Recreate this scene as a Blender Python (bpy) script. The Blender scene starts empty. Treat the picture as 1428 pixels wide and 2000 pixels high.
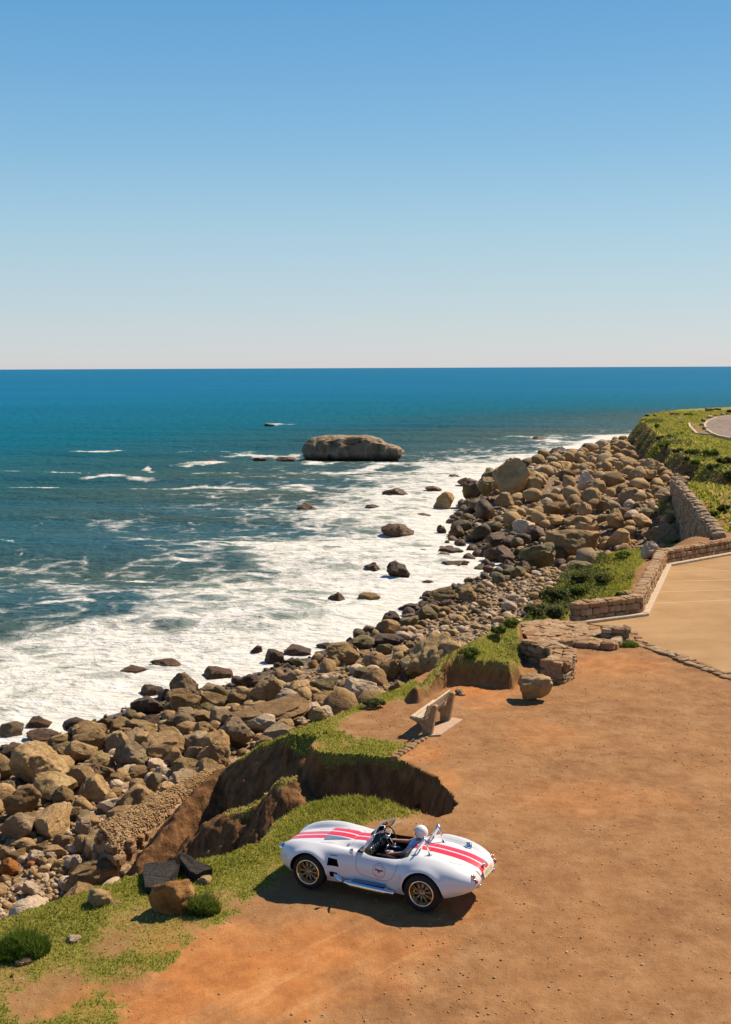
import bpy, bmesh, math, random
import numpy as np
from mathutils import Vector, Matrix, Quaternion
from mathutils.bvhtree import BVHTree

R = math.radians
random.seed(11)
rng = np.random.default_rng(11)
scene = bpy.context.scene
C = scene.collection

# ------------------------------------------------------------------ camera
CAM_H, FPX, PITCH, ROLL = 13.98, 2400.0, math.atan(282 / 2400.0), 0.24
camd = bpy.data.cameras.new('camera')
camd.sensor_fit = 'VERTICAL'; camd.sensor_height = 24.0; camd.lens = 24.0 * FPX / 2000.0
camd.clip_start = 0.5; camd.clip_end = 60000
cam = bpy.data.objects.new('camera', camd); C.objects.link(cam)
CM = Matrix.Translation((0, 0, CAM_H)) @ Matrix.Rotation(R(90) - PITCH, 4, 'X') @ Matrix.Rotation(R(-ROLL), 4, 'Z')
cam.matrix_world = CM
scene.camera = cam
CM3 = np.array(CM.to_3x3())

# ------------------------------------------------------------------ sun and sky
SUN_EL, SUN_AZ = R(47.5), R(51)          # azimuth clockwise from +Y
SUN_DIR = Vector((math.sin(SUN_AZ) * math.cos(SUN_EL), math.cos(SUN_AZ) * math.cos(SUN_EL), math.sin(SUN_EL)))
sd = bpy.data.lights.new('sun', 'SUN'); sd.energy = 5.0; sd.angle = R(0.53); sd.color = (1.0, 0.87, 0.69)
so = bpy.data.objects.new('sun', sd); C.objects.link(so)
so.rotation_euler = SUN_DIR.to_track_quat('Z', 'Y').to_euler()
world = bpy.data.worlds.new('World'); scene.world = world; world.use_nodes = True
wn, wl = world.node_tree.nodes, world.node_tree.links
wn.clear()
wo = wn.new('ShaderNodeOutputWorld'); bg = wn.new('ShaderNodeBackground'); sky = wn.new('ShaderNodeTexSky')
sky.sky_type = 'NISHITA'; sky.sun_disc = False
sky.sun_elevation = SUN_EL; sky.sun_rotation = SUN_AZ
sky.altitude = 10; sky.air_density = 1.0; sky.dust_density = 0.6; sky.ozone_density = 1.6
bg.inputs[1].default_value = 0.066
# a hazy seaside sky: the Nishita sky pulled towards the clear blue-to-milky gradient of the day, the same all round the horizon
tc = wn.new('ShaderNodeTexCoord'); sp = wn.new('ShaderNodeSeparateXYZ'); wl.new(tc.outputs['Generated'], sp.inputs[0])
rp = wn.new('ShaderNodeValToRGB'); wl.new(sp.outputs[2], rp.inputs[0]); el = rp.color_ramp.elements
SKY = [(0.0, (.585, .575, .60)), (.012, (.56, .59, .615)), (.048, (.46, .575, .635)), (.108, (.335, .53, .655)), (.167, (.215, .44, .645)), (.222, (.145, .37, .62)), (.274, (.098, .315, .585)), (.55, (.034, .135, .40)), (1.0, (.018, .075, .25))]
while len(el) < len(SKY): el.new(.5)
for e_, (p_, c_) in zip(el, SKY): e_.position = p_; e_.color = c_ + (1,)
sc_ = wn.new('ShaderNodeMix'); sc_.data_type = 'RGBA'; sc_.blend_type = 'MULTIPLY'; sc_.inputs[0].default_value = 1.0
wl.new(rp.outputs[0], sc_.inputs[6]); sc_.inputs[7].default_value = (1 / .088, 1 / .088, 1 / .088, 1)
mx_ = wn.new('ShaderNodeMix'); mx_.data_type = 'RGBA'; mx_.inputs[0].default_value = .85
wl.new(sky.outputs[0], mx_.inputs[6]); wl.new(sc_.outputs[2], mx_.inputs[7])
wl.new(mx_.outputs[2], bg.inputs[0]); wl.new(bg.outputs[0], wo.inputs[0])
scene.view_settings.view_transform = 'Standard'; scene.view_settings.look = 'None'
scene.view_settings.exposure = 0.62; scene.view_settings.gamma = 1.0
scene.view_settings.use_curve_mapping = False
scene.cycles.max_bounces = 6; scene.cycles.diffuse_bounces = 2; scene.cycles.glossy_bounces = 3
scene.cycles.transmission_bounces = 4; scene.cycles.transparent_max_bounces = 8
scene.cycles.use_denoising = True

# ------------------------------------------------------------------ numpy noise
_perm = np.random.default_rng(3).permutation(256)
_perm = np.concatenate([_perm, _perm, _perm])
_g3 = np.random.default_rng(5).normal(size=(256, 3)); _g3 /= np.linalg.norm(_g3, axis=1)[:, None]
def perlin(x, y, z=None):
    x = np.asarray(x, float); y = np.asarray(y, float)
    z = np.zeros_like(x) if z is None else np.asarray(z, float)
    xi, yi, zi = np.floor(x).astype(int), np.floor(y).astype(int), np.floor(z).astype(int)
    xf, yf, zf = x - xi, y - yi, z - zi
    u, v, w = [t * t * t * (t * (t * 6 - 15) + 10) for t in (xf, yf, zf)]
    def g(i, j, k):
        h = _perm[_perm[_perm[(xi + i) & 255] + ((yi + j) & 255)] + ((zi + k) & 255)]
        q = _g3[h]
        return q[..., 0] * (xf - i) + q[..., 1] * (yf - j) + q[..., 2] * (zf - k)
    def lp(a, b, t): return a + (b - a) * t
    a = lp(lp(g(0,0,0), g(1,0,0), u), lp(g(0,1,0), g(1,1,0), u), v)
    b = lp(lp(g(0,0,1), g(1,0,1), u), lp(g(0,1,1), g(1,1,1), u), v)
    return lp(a, b, w) * 1.5
def fbm(x, y, z=None, oct=4, gain=.5, ridged=False):
    s = 0; a = 1.0; n = 0; f = 1.0
    for i in range(oct):
        p = perlin(np.asarray(x) * f + 17.3 * i, np.asarray(y) * f - 9.1 * i, None if z is None else np.asarray(z) * f + 3.7 * i)
        s = s + a * (1 - 2 * np.abs(p) if ridged else p); n += a; a *= gain; f *= 2.03
    return s / n
def sstep(a, b, x):
    t = np.clip((np.asarray(x, float) - a) / (b - a), 0, 1); return t * t * (3 - 2 * t)

# ------------------------------------------------------------------ from picture measurements to places on the ground
def ray_dir(px, py):
    d = CM3 @ np.array([(px - 714) / FPX, (1000 - py) / FPX, -1.0]); return d / np.linalg.norm(d)
def U(px, py, z):
    d = ray_dir(px, py); t = (z - CAM_H) / d[2]
    return np.array([d[0] * t, d[1] * t, z])
def to_px(P):
    P = np.atleast_2d(np.asarray(P, float)); q = (P - np.array([0, 0, CAM_H])) @ CM3
    dep = -q[:, 2]
    return 714 + FPX * q[:, 0] / dep, 1000 - FPX * q[:, 1] / dep, dep
def poly_px(L, z=4.7):
    return np.array([U(*(p if len(p) == 3 else (p[0], p[1], z)))[:2] for p in L])
def sdf(poly, x, y):
    """signed distance, positive inside"""
    x = np.asarray(x, float); y = np.asarray(y, float)
    d2 = np.full(x.shape, 1e18); ins = np.zeros(x.shape, bool)
    n = len(poly)
    for i in range(n):
        ax, ay = poly[i]; bx, by = poly[(i + 1) % n]
        ex, ey = bx - ax, by - ay
        t = np.clip(((x - ax) * ex + (y - ay) * ey) / (ex * ex + ey * ey + 1e-12), 0, 1)
        d2 = np.minimum(d2, (x - ax - t * ex) ** 2 + (y - ay - t * ey) ** 2)
        c = ((ay > y) != (by > y)) & (x < (bx - ax) * (y - ay) / (by - ay + 1e-18) + ax)
        ins ^= c
    d = np.sqrt(d2)
    return np.where(ins, d, -d)
def polyline_h(pts, x, y):
    """distance to a 3D polyline in plan and the height at the nearest point"""
    best = np.full(np.shape(x), 1e18); hh = np.zeros(np.shape(x))
    for a, b in zip(pts[:-1], pts[1:]):
        ex, ey = b[0] - a[0], b[1] - a[1]
        t = np.clip(((x - a[0]) * ex + (y - a[1]) * ey) / (ex * ex + ey * ey + 1e-12), 0, 1)
        d = (x - a[0] - t * ex) ** 2 + (y - a[1] - t * ey) ** 2
        m = d < best
        best = np.where(m, d, best); hh = np.where(m, a[2] + t * (b[2] - a[2]), hh)
    return np.sqrt(best), hh
def idw(ctrl, x, y, p=2.0):
    num = 0; den = 0
    for cx, cy, cz in ctrl:
        w = 1.0 / (((x - cx) ** 2 + (y - cy) ** 2) ** p + 1e-3); num = num + w * cz; den = den + w
    return num / den

# ------------------------------------------------------------------ object helpers
def tag(o, label=None, cat=None, group=None, kind=None):
    if label: o['label'] = label
    if cat: o['category'] = cat
    if group: o['group'] = group
    if kind: o['kind'] = kind
    return o
def empty(name, loc=(0, 0, 0), rz=0.0):
    o = bpy.data.objects.new(name, None); C.objects.link(o); o.location = loc; o.rotation_euler = (0, 0, rz)
    o.empty_display_size = .2
    return o
def link_mesh(name, me, parent=None, mats=None):
    o = bpy.data.objects.new(name, me); C.objects.link(o)
    if parent is not None: o.parent = parent
    if mats:
        for m in (mats if isinstance(mats, (list, tuple)) else [mats]): me.materials.append(m)
    return o
def np_mesh(name, V, F, smooth=True):
    """V (n,3), F list/array of equal-size polygons"""
    V = np.asarray(V, np.float32); F = np.asarray(F, np.int32); k = F.shape[1]
    me = bpy.data.meshes.new(name)
    me.vertices.add(len(V)); me.vertices.foreach_set('co', V.ravel())
    me.loops.add(F.size); me.loops.foreach_set('vertex_index', F.ravel())
    me.polygons.add(len(F)); me.polygons.foreach_set('loop_start', np.arange(0, F.size, k, dtype=np.int32))
    me.polygons.foreach_set('loop_total', np.full(len(F), k, np.int32))
    if smooth: me.polygons.foreach_set('use_smooth', np.ones(len(F), bool))
    me.update(calc_edges=True)
    return me
def fattr(me, name, arr):
    a = me.attributes.new(name, 'FLOAT', 'POINT'); a.data.foreach_set('value', np.asarray(arr, np.float32).ravel())
def bm_obj(name, bm, mat, parent=None, smooth=True):
    me = bpy.data.meshes.new(name); bm.normal_update(); bm.to_mesh(me); bm.free()
    if smooth:
        for p in me.polygons: p.use_smooth = True
    return link_mesh(name, me, parent, mat)

# ------------------------------------------------------------------ material helpers
def lin(h):
    h = h.lstrip('#'); c = [int(h[i:i + 2], 16) / 255 for i in (0, 2, 4)]
    return tuple((v / 12.92 if v <= .04045 else ((v + .055) / 1.055) ** 2.4) for v in c) + (1.0,)
ALB = .76      # the picture is exposed a little up: every stone, soil and leaf albedo below is held down to match
class N:
    """small node-building helper"""
    def __init__(s, name):
        s.m = bpy.data.materials.new(name); s.m.use_nodes = True
        s.t = s.m.node_tree; s.n = s.t.nodes; s.l = s.t.links; s.n.clear()
        s.out = s.n.new('ShaderNodeOutputMaterial'); s.b = s.n.new('ShaderNodeBsdfPrincipled')
        s.l.new(s.b.outputs[0], s.out.inputs[0])
        s.b.inputs['Specular IOR Level'].default_value = .3
    def set(s, inp, v, node=None):
        node = node or s.b
        i = node.inputs[inp]
        if isinstance(v, bpy.types.NodeSocket): s.l.new(v, i)
        elif isinstance(v, tuple) and len(v) == 3 and i.type == 'RGBA': i.default_value = v + (1,)
        else: i.default_value = v
    def coord(s, kind='Object'): return s.n.new('ShaderNodeTexCoord').outputs[kind]
    def pos(s): return s.n.new('ShaderNodeNewGeometry').outputs['Position']
    def attr(s, name, out='Fac'):
        a = s.n.new('ShaderNodeAttribute'); a.attribute_name = name; return a.outputs[out]
    def scale(s, v, sc):
        m = s.n.new('ShaderNodeMapping'); s.l.new(v, m.inputs[0]); m.inputs['Scale'].default_value = sc; return m.outputs[0]
    def noise(s, v, scale, detail=4, rough=.55, out='Fac', dist=0.0):
        n = s.n.new('ShaderNodeTexNoise'); s.l.new(v, n.inputs['Vector'])
        n.inputs['Scale'].default_value = scale; n.inputs['Detail'].default_value = detail
        n.inputs['Roughness'].default_value = rough; n.inputs['Distortion'].default_value = dist
        return n.outputs[out]
    def voro(s, v, scale, feature='F1', out='Distance', rnd=1.0):
        n = s.n.new('ShaderNodeTexVoronoi'); n.feature = feature; s.l.new(v, n.inputs['Vector'])
        n.inputs['Scale'].default_value = scale; n.inputs['Randomness'].default_value = rnd
        return n.outputs[out]
    def math(s, op, a, b=None, c=None, clamp=False):
        n = s.n.new('ShaderNodeMath'); n.operation = op; n.use_clamp = clamp
        for i, v in enumerate((a, b, c)):
            if v is None: continue
            if isinstance(v, bpy.types.NodeSocket): s.l.new(v, n.inputs[i])
            else: n.inputs[i].default_value = v
        return n.outputs[0]
    def mrange(s, v, a, b, c=0.0, d=1.0, smooth=False):
        n = s.n.new('ShaderNodeMapRange'); n.interpolation_type = 'SMOOTHSTEP' if smooth else 'LINEAR'
        s.l.new(v, n.inputs[0])
        for i, q in zip((1, 2, 3, 4), (a, b, c, d)):
            if isinstance(q, bpy.types.NodeSocket): s.l.new(q, n.inputs[i])
            else: n.inputs[i].default_value = q
        return n.outputs[0]
    def ramp(s, v, stops):
        n = s.n.new('ShaderNodeValToRGB'); s.l.new(v, n.inputs[0]); e = n.color_ramp.elements
        while len(e) < len(stops): e.new(.5)
        for k, (p, c) in zip(e, stops):
            k.position = p; k.color = tuple(q * ALB for q in c[:3]) + (1,)
        return n.outputs[0]
    def mix(s, f, a, b, blend='MIX'):
        n = s.n.new('ShaderNodeMix'); n.data_type = 'RGBA'; n.blend_type = blend
        for i, v in ((0, f), (6, a), (7, b)):
            if isinstance(v, bpy.types.NodeSocket): s.l.new(v, n.inputs[i])
            elif i == 0: n.inputs[0].default_value = v
            else: n.inputs[i].default_value = v if len(v) == 4 else tuple(v) + (1,)
        return n.outputs[2]
    def bump(s, h, strength=.5, dist=.02, normal=None):
        n = s.n.new('ShaderNodeBump'); n.inputs['Strength'].default_value = strength; n.inputs['Distance'].default_value = dist
        s.l.new(h, n.inputs['Height'])
        if normal is not None: s.l.new(normal, n.inputs['Normal'])
        s.l.new(n.outputs[0], s.b.inputs['Normal']); return n.outputs[0]
    def objrand(s): return s.n.new('ShaderNodeObjectInfo').outputs['Random']
def simple_mat(name, col, rough=.5, metal=0.0, spec=.4, coat=0.0):
    k = N(name); k.set('Base Color', col); k.set('Roughness', rough); k.set('Metallic', metal)
    k.set('Specular IOR Level', spec); k.set('Coat Weight', coat); k.set('Coat Roughness', .05); return k.m
# ================================================================== THE LIE OF THE LAND
TZ = 4.70
WATER = np.vstack([poly_px([(-500, 1640), (-150, 1530), (0, 1482), (60, 1458), (140, 1432), (200, 1405), (300, 1364), (420, 1342), (560, 1298), (640, 1270),
    (760, 1224), (860, 1160), (940, 1130), (1000, 1120), (965, 1085), (930, 1062), (885, 1045), (900, 985), (950, 935), (1010, 910), (1100, 892),
    (1180, 864), (1214, 853)], 0.0), np.array([[52, 232], [75, 290], [110, 340], [420, 420], [420, -60], [-60, -60], [-60, 15]])])
TERR = np.vstack([poly_px([(-420, 1930), (-200, 1850), (0, 1778), (100, 1748), (200, 1716), (285, 1692), (380, 1670), (450, 1654), (500, 1640), (525, 1614),
    (560, 1588), (600, 1569), (650, 1557), (700, 1554), (760, 1566), (815, 1588), (852, 1594), (876, 1588), (889, 1570), (878, 1552), (842, 1514),
    (800, 1492), (765, 1481), (730, 1478), (690, 1474), (650, 1471), (612, 1467), (603, 1455), (618, 1441), (638, 1430), (600, 1434), (562, 1436),
    (562, 1428), (605, 1411), (643, 1400), (686, 1381), (702, 1373), (735, 1357), (760, 1350), (800, 1327), (850, 1302), (890, 1279), (930, 1257),
    (972, 1238), (1017, 1209), (1056, 1183, 4.2), (1073, 1162, 3.6), (1100, 1138, 3.2), (1135, 1121, 2.7), (1192, 1091, 2.4), (1216, 1074, 2.4), (1250, 1076, 3.0)]),
    np.array([[19.3, 66.5], [19.9, 68.5], [24.7, 97.3], [26.5, 98], [29.0, 92], [36, 84], [80, 70], [80, -30], [-30, -30]])])
HEAD = np.vstack([poly_px([(1428, 927), (1385, 908), (1342, 893), (1312, 874), (1290, 856), (1272, 842), (1258, 828), (1252, 820), (1262, 812), (1300, 806), (1330, 802), (1428, 797)], 5.3),
    np.array([[130, 260], [300, 200], [300, 100], [60, 92], [40, 95]])])
HUMP = poly_px([(795, 1331), (850, 1300), (890, 1278), (930, 1256), (972, 1236), (1017, 1212), (1022, 1262), (1014, 1300), (1000, 1312), (960, 1306), (915, 1303), (875, 1306), (840, 1322), (815, 1338)], 5.2)
PARK = np.vstack([poly_px([(1130, 1216), (1250, 1202), (1297, 1104), (1428, 1080)], TZ), np.array([[40, 66.5], [60, 66], [60, 20], [21, 30.5]]), poly_px([(1428, 1322), (1330, 1285), (1245, 1256), (1225, 1228)], TZ)])
TER_CTRL = [(-8, 18, 4.50), (-4, 22, 4.62), (0, 14, 4.7), (0, 24, 4.72), (8, 20, 4.7), (20, 20, 4.7), (1, 30, 4.7), (4, 34, 4.7), (10, 34, 4.7), (6.5, 41, 4.72), (10, 45, 4.68),
            (14, 57, 4.66), (20, 50, 4.66), (30, 50, 4.66), (18, 62, 4.6), (30, 75, 5.0), (20.5, 68, 4.6), (25.5, 96, 4.7), (11, 52, 4.3), (13, 59, 4.2)]
for p, z in (((1056, 1183, 4.0), 4.0), ((1073, 1160, 3.5), 3.4), ((1135, 1121, 2.6), 2.6), ((1192, 1091, 2.3), 2.35), ((1216, 1073, 2.3), 2.3), ((1250, 1080, 3), 3.1), ((1160, 1130, 3.4), 3.4), ((1215, 1110, 3.7), 3.7)):
    q = U(*p); TER_CTRL.append((q[0], q[1], z))
HEAD_CTRL = [(42, 146, 5.55), (44, 165, 5.6), (52, 180, 5.62), (50, 150, 5.6), (44, 195, 5.2), (33, 125, 5.2), (31, 103, 5.2), (60, 160, 5.5), (80, 240, 5.6), (120, 180, 6.5)]
TOE_CTRL = [(-12, 26, 1.1), (-6, 31, .75), (-4.2, 33, .9), (-4.5, 28.5, 1.2), (-2, 34, 1.2), (-1, 27.3, 2.5), (1.6, 27.6, 3.2), (2.2, 26.9, 3.6), (3, 44, 1.2), (8, 58, 1.3), (14, 75, 1.3), (20, 85, 1.4), (25, 105, 2.6), (27, 103, 3.6), (29.5, 98, 3.9),
            (28, 130, 2.4), (38, 180, 2.2), (44, 205, 1.6)]
SPUR_A = [U(618, 1434, 4.68), U(560, 1437, 4.5), U(509, 1456, 4.15), U(464, 1484, 3.65), U(430, 1504, 3.3), U(408, 1523, 3.15), U(374, 1557, 2.85), U(324, 1624, 2.35), U(268, 1690, 1.8), U(225, 1740, 1.2)]
SPUR_B = [U(560, 1520, 4.1), U(525, 1558, 3.45), U(480, 1580, 3.15), U(440, 1590, 2.95), U(400, 1612, 2.6), U(365, 1645, 2.2), U(320, 1690, 1.6)]
HU0 = U(798, 1333, 5.0); HU1 = U(1016, 1288, 5.0)
MOUNDS = [(U(1030, 960, 1.6), 9.0, 1.0), (U(1150, 960, 1.6), 10.0, 1.1), (U(90, 1560, 1.2), 2.6, .25), (U(560, 1380, 1.0), 3.0, .25)]

def terrain_parts(x, y):
    x = np.asarray(x, float); y = np.asarray(y, float)
    wob = .35 * fbm(x * .55, y * .55, oct=3) + .12 * fbm(x * 2.1, y * 2.1, oct=3)
    sT, sH = sdf(TERR, x, y), sdf(HEAD, x, y)
    sT = sT + np.where(y < 50, .13 * fbm(x * 1.5, y * 1.5, oct=3) + .07 * fbm(x * 5, y * 5, oct=3) - .05, 0)
    dW = sdf(WATER, x, y) + .8 * fbm(x * .25 + 5, y * .25, oct=3)
    out = np.minimum(np.maximum(-sT, 0), np.maximum(-sH, 0))
    tz, hz = idw(TER_CTRL, x, y), idw(HEAD_CTRL, x, y)
    hump = sstep(-.1, .16, sdf(HUMP, x, y) + .10 * fbm(x * 3, y * 3, oct=3)) * (.25 + .75 * sstep(.1, 1.6, np.hypot(x - HU0[0], y - HU0[1]))) * (.05 + .95 * sstep(.0, 1.5, np.hypot(x - HU1[0], (y - HU1[1]) * .7)))
    tz = tz + .72 * hump
    # shore between the water and the foot of the cliffs
    toe = idw(TOE_CTRL, x, y)
    t = np.clip(dW / (np.abs(dW) + out + .6), 0, 1)
    beach = toe * t ** .8
    for q, s, h in MOUNDS: beach = beach + h * np.exp(-((x - q[0]) ** 2 + (y - q[1]) ** 2) / (2 * s * s)) * sstep(0, 3, dW)
    beach = np.where(dW > 0, beach, np.maximum(-.16 * -dW, -3.5))
    beach = beach + .10 * fbm(x * .9, y * .9, oct=3) * sstep(-2, 1, dW)
    # cliffs: a steep drop cut by gullies
    gul = .22 * fbm(x * 1.3, y * 1.3, oct=4, ridged=True) + .05 * fbm(x * 5, y * 5, oct=2)
    slopeT = np.where(y < 24.4, 2.2, np.where(y < 60, 3.0, np.where((y > 66) & (y < 98.5) & (x > 18.5), 14.0, 1.6)))
    slopeH = 1.15 + .25 * fbm(x * .1, y * .1, oct=2)
    dT_ = np.maximum(-sT, 0); dH_ = np.maximum(-sH, 0)
    hn = 1.6 * fbm(x * .16, y * .16, oct=4, ridged=True)
    cT = np.where(sT > 0, tz, tz - np.maximum(slopeT * (dT_ + np.minimum(dT_ * 1.6, 1) * (gul - .06)), dT_ * .9))
    cH = np.where(sH > 0, hz, hz - np.maximum(slopeH * dH_ + np.clip(dH_ / 2, 0, 1) * (hn - .3) * 1.1, .35 * dH_))
    z = np.maximum(beach, np.maximum(cT, cH))
    dA, hA = polyline_h(SPUR_A, x, y); dB, hB = polyline_h(SPUR_B, x, y)
    rg = .24 * fbm(x * 1.6, y * 1.6, oct=4) + .10 * fbm(x * 5, y * 5, oct=3, ridged=True)
    zA = hA - 1.15 * np.maximum(dA - .10, 0) ** 1.05 * (1 + .5 * rg) + rg * np.clip(dA, 0, .8)
    zB = hB - 1.0 * np.maximum(dB - .22, 0) ** 1.1 + rg * np.clip(dB, 0, .8)
    spur = np.maximum(zA, zB)
    spur = np.where(sT > 0, -9, spur)
    isspur = spur > z
    z = np.maximum(z, spur)
    cl = np.clip((z - beach) / .35, 0, 1) * ((sT < 0) & (sH < 0))
    cl = np.maximum(cl, np.clip(4 * hump * (.93 - hump), 0, 1) ** .5 * (sT > 0))  # steep hump sides count as bare cliff, coloured dark to deepen their shade
    ins = np.maximum(sstep(-.1, .5, sT), sstep(-.1, 1, sH))
    pk = sstep(-.1, .35, sdf(PARK, x, y)) if True else 0
    rough = .030 * fbm(x * 1.2, y * 1.2, oct=4) + .012 * fbm(x * 6, y * 6, oct=2)
    far = sstep(60, 110, y)
    z = z + ins * (1 - pk) * (rough * (1 + 3 * far))
    z = np.where((pk > 0) & (sT > 0), z * (1 - pk) + pk * (TZ - .05), z)
    z = z + cl * (.17 * fbm(x * 2.6, y * 2.6, z * 1.4, oct=5, gain=.6) + far * .5 * fbm(x * .35, y * .35, z * .5, oct=4))
    return dict(z=z, sT=sT, sH=sH, dW=dW, cliff=cl, hump=hump, beach=beach, dA=dA, dB=dB, spur=isspur)
def ground_z(x, y):
    x = np.atleast_1d(np.asarray(x, float)); y = np.atleast_1d(np.asarray(y, float))
    return terrain_parts(x, y)['z']
def hit(px, py, tmin=12, tmax=330, floor=-9.0):
    """where the sight line of a picture measurement meets the ground"""
    d = ray_dir(px, py); t = np.geomspace(tmin, tmax, 900)
    P = np.array([0, 0, CAM_H])[None] + d[None] * t[:, None]
    g = np.maximum(ground_z(P[:, 0], P[:, 1]), floor)
    i = np.argmax(P[:, 2] < g)
    if i == 0: return P[-1]
    t0, t1 = t[i - 1], t[i]
    for _ in range(3):
        tt = np.linspace(t0, t1, 12); Q = np.array([0, 0, CAM_H])[None] + d[None] * tt[:, None]
        gg = np.maximum(ground_z(Q[:, 0], Q[:, 1]), floor); j = max(1, np.argmax(Q[:, 2] < gg)); t0, t1 = tt[j - 1], tt[j]
    p = np.array([0, 0, CAM_H]) + d * t1
    return p

# ------------------------------------------------------------------ where the turf grows
def gp(L, z=TZ): return poly_px(L, z)
GRASS = [gp([(-420, 1940), (-200, 1840), (0, 1770), (100, 1740), (200, 1708), (285, 1684), (380, 1662), (450, 1646), (500, 1632), (525, 1606), (560, 1580), (600, 1560),
             (650, 1548), (700, 1546), (760, 1558), (820, 1586), (800, 1602), (740, 1612), (640, 1640), (590, 1680), (545, 1705), (500, 1745), (465, 1768), (430, 1795), (400, 1818), (360, 1845), (330, 1868),
             (300, 1890), (262, 1915), (240, 1950), (215, 2010), (-420, 2300)]),
         gp([(480, 1470), (562, 1424), (605, 1405), (686, 1375), (735, 1352), (800, 1325), (850, 1340), (850, 1356), (790, 1366), (720, 1382), (680, 1408), (668, 1424), (700, 1436), (760, 1446), (800, 1455), (815, 1452), (800, 1466), (775, 1482), (735, 1486), (690, 1482), (612, 1476), (600, 1458), (615, 1440)]),
         HUMP,
         gp([(1010, 1207), (1056, 1176, 4), (1073, 1150, 3.5), (1135, 1112, 2.6), (1192, 1083, 2.3), (1216, 1066, 2.3), (1262, 1070, 3), (1258, 1100, 4.0), (1240, 1140, 4.3), (1232, 1168, 4.5), (1120, 1190), (1108, 1214), (1050, 1216), (1018, 1240)]),
         gp([(1206, 1262), (1216, 1240), (1228, 1240), (1252, 1262), (1225, 1266)])]
BARE = [((95, 1925), .75, .8), ((10, 1880), .55, .5), ((300, 1803), 1.1, .55), ((205, 1830), .5, .4), ((250, 1895), .35, .5), ((170, 1890), .3, .3), ((760, 1418), .9, .6), ((700, 1440), .6, .3), ((820, 1370), .7, .5), ((660, 1455), .4, .3), ((430, 1752), .5, .5), ((540, 1690), .3, .4), ((175, 1965), .35, .4)]
BARE = [(U(p[0], p[1], TZ), r, k) for p, r, k in BARE]
def grass_mask(x, y, P):
    n = fbm(x * 1.1, y * 1.1, oct=4); n2 = fbm(x * 4.5 + 9, y * 4.5, oct=3)
    g = np.zeros(np.shape(x))
    for i, q in enumerate(GRASS):
        s = sdf(q, x, y) + (.55 * n + .32 * n2 if i in (0, 1) else .15 * n + .1 * n2)
        g = np.maximum(g, sstep(-.10, .30, s))
    for q, r, k in BARE:
        d = np.sqrt(((x - q[0]) / r) ** 2 + ((y - q[1]) / (r * 1.4)) ** 2) + .55 * n + .35 * n2
        g = g * (1 - k * (1 - sstep(.55, 1.15, d)))
    # the far headland and the bank behind the beach wall
    bank = (P['sT'] > -1.5) & (y > 69) & (x > 18)
    g = np.maximum(g, np.where(bank, sstep(-.25, .2, n + .3 * n2 + .12), 0))
    hd = np.clip(sstep(-.6, .8, P['sH'] + 1.5 * fbm(x * .22, y * .22, oct=3)), 0, 1)
    hd = np.maximum(hd, sstep(.08, .30, fbm(x * .16 + 3, y * .16, oct=4)) * (P['sH'] > -6.5) * (x > .22 * y) * .9)
    g = np.maximum(g, np.where((y > 88) & (x > 22) & (P['sT'] < 0), hd, 0))
    # turf draped over the lip and the ledges
    lip = (P['sT'] < 0) & (P['sT'] > -.22) & (y < 45)
    g = np.maximum(g, np.where(lip & (P['sT'] > -.05 - .25 * n), .8, 0) * sstep(-.05, .3, sum(np.exp(-(sdf(q, x, y) / .5) ** 2) for q in GRASS[:3])))
    led = sstep(.36, .12, P['dB'] + .5 * n2) * (P['sT'] < -.3) * sstep(-3.9, -3.1, x)
    ledA = sstep(.30, .10, P['dA'] + .3 * n2) * (P['sT'] < 0) * sstep(-4.4, -2.8, x)
    g = np.maximum(g, .85 * np.maximum(led, ledA))
    near = (y < 45) & ~((P['dA'] < .5) | (P['dB'] < .6))
    g = np.where(near, g * sstep(-.10 - .25 * np.maximum(n, 0), .0, P['sT']), g)
    return np.clip(g, 0, 1)
def orange_mask(x, y):
    o = np.zeros(np.shape(x)); n = fbm(x * .8, y * .8, oct=4)
    for (px, py), rx, ry, k in (((480, 1900), 2.3, 2.2, 1.0), ((330, 1960), 1.8, 1.5, .9), ((760, 1860), 1.2, 1.5, .6), ((930, 1345), .9, 2.2, 1.0), ((1010, 1330), .7, 1.5, .6), ((1200, 1300), 2.2, 1.8, .5),
                                ((820, 1470), .8, 1.0, .6), ((800, 1790), 1.2, .8, .5), ((1060, 1440), 1.4, 1.6, .3), ((1150, 1560), 2.0, 1.4, .35), ((870, 1525), .5, 1.2, .5), ((600, 1850), 2.2, 1.0, .7)):
        q = U(px, py, TZ); d = np.sqrt(((x - q[0]) / rx) ** 2 + ((y - q[1]) / ry) ** 2) + .7 * n
        o = np.maximum(o, k * (1 - sstep(.35, 1.15, d)))
    return o

# ------------------------------------------------------------------ the ground mesh
th = np.concatenate([np.linspace(-80, -19, 26)[:-1], np.linspace(-19, 19, 520), np.linspace(19, 80, 30)[1:]])
rr = np.concatenate([np.linspace(4, 15, 22)[:-1], np.arange(15, 24.5, .085), np.arange(24.5, 33.5, .045), np.arange(33.5, 48, .10), np.arange(48, 80, .22), np.arange(80, 130, .42), np.geomspace(130, 420, 110)])
TH, RR = np.meshgrid(np.radians(th), rr)
gx, gy = (RR * np.sin(TH)).ravel(), (RR * np.cos(TH)).ravel()
GP = terrain_parts(gx, gy)
gz = GP['z']
g_att = grass_mask(gx, gy, GP); o_att = orange_mask(gx, gy)
nR, nT = RR.shape
idx = np.arange(nR * nT).reshape(nR, nT)
quads = np.stack([idx[:-1, :-1], idx[:-1, 1:], idx[1:, 1:], idx[1:, :-1]], -1).reshape(-1, 4)
qz = gz[quads].max(1)
inside = (np.maximum(GP['sT'], GP['sH'])[quads].mean(1) > 0)
clf = (GP['cliff'][quads].mean(1) > .3) & ~inside
keep = qz > -1.6
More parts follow.
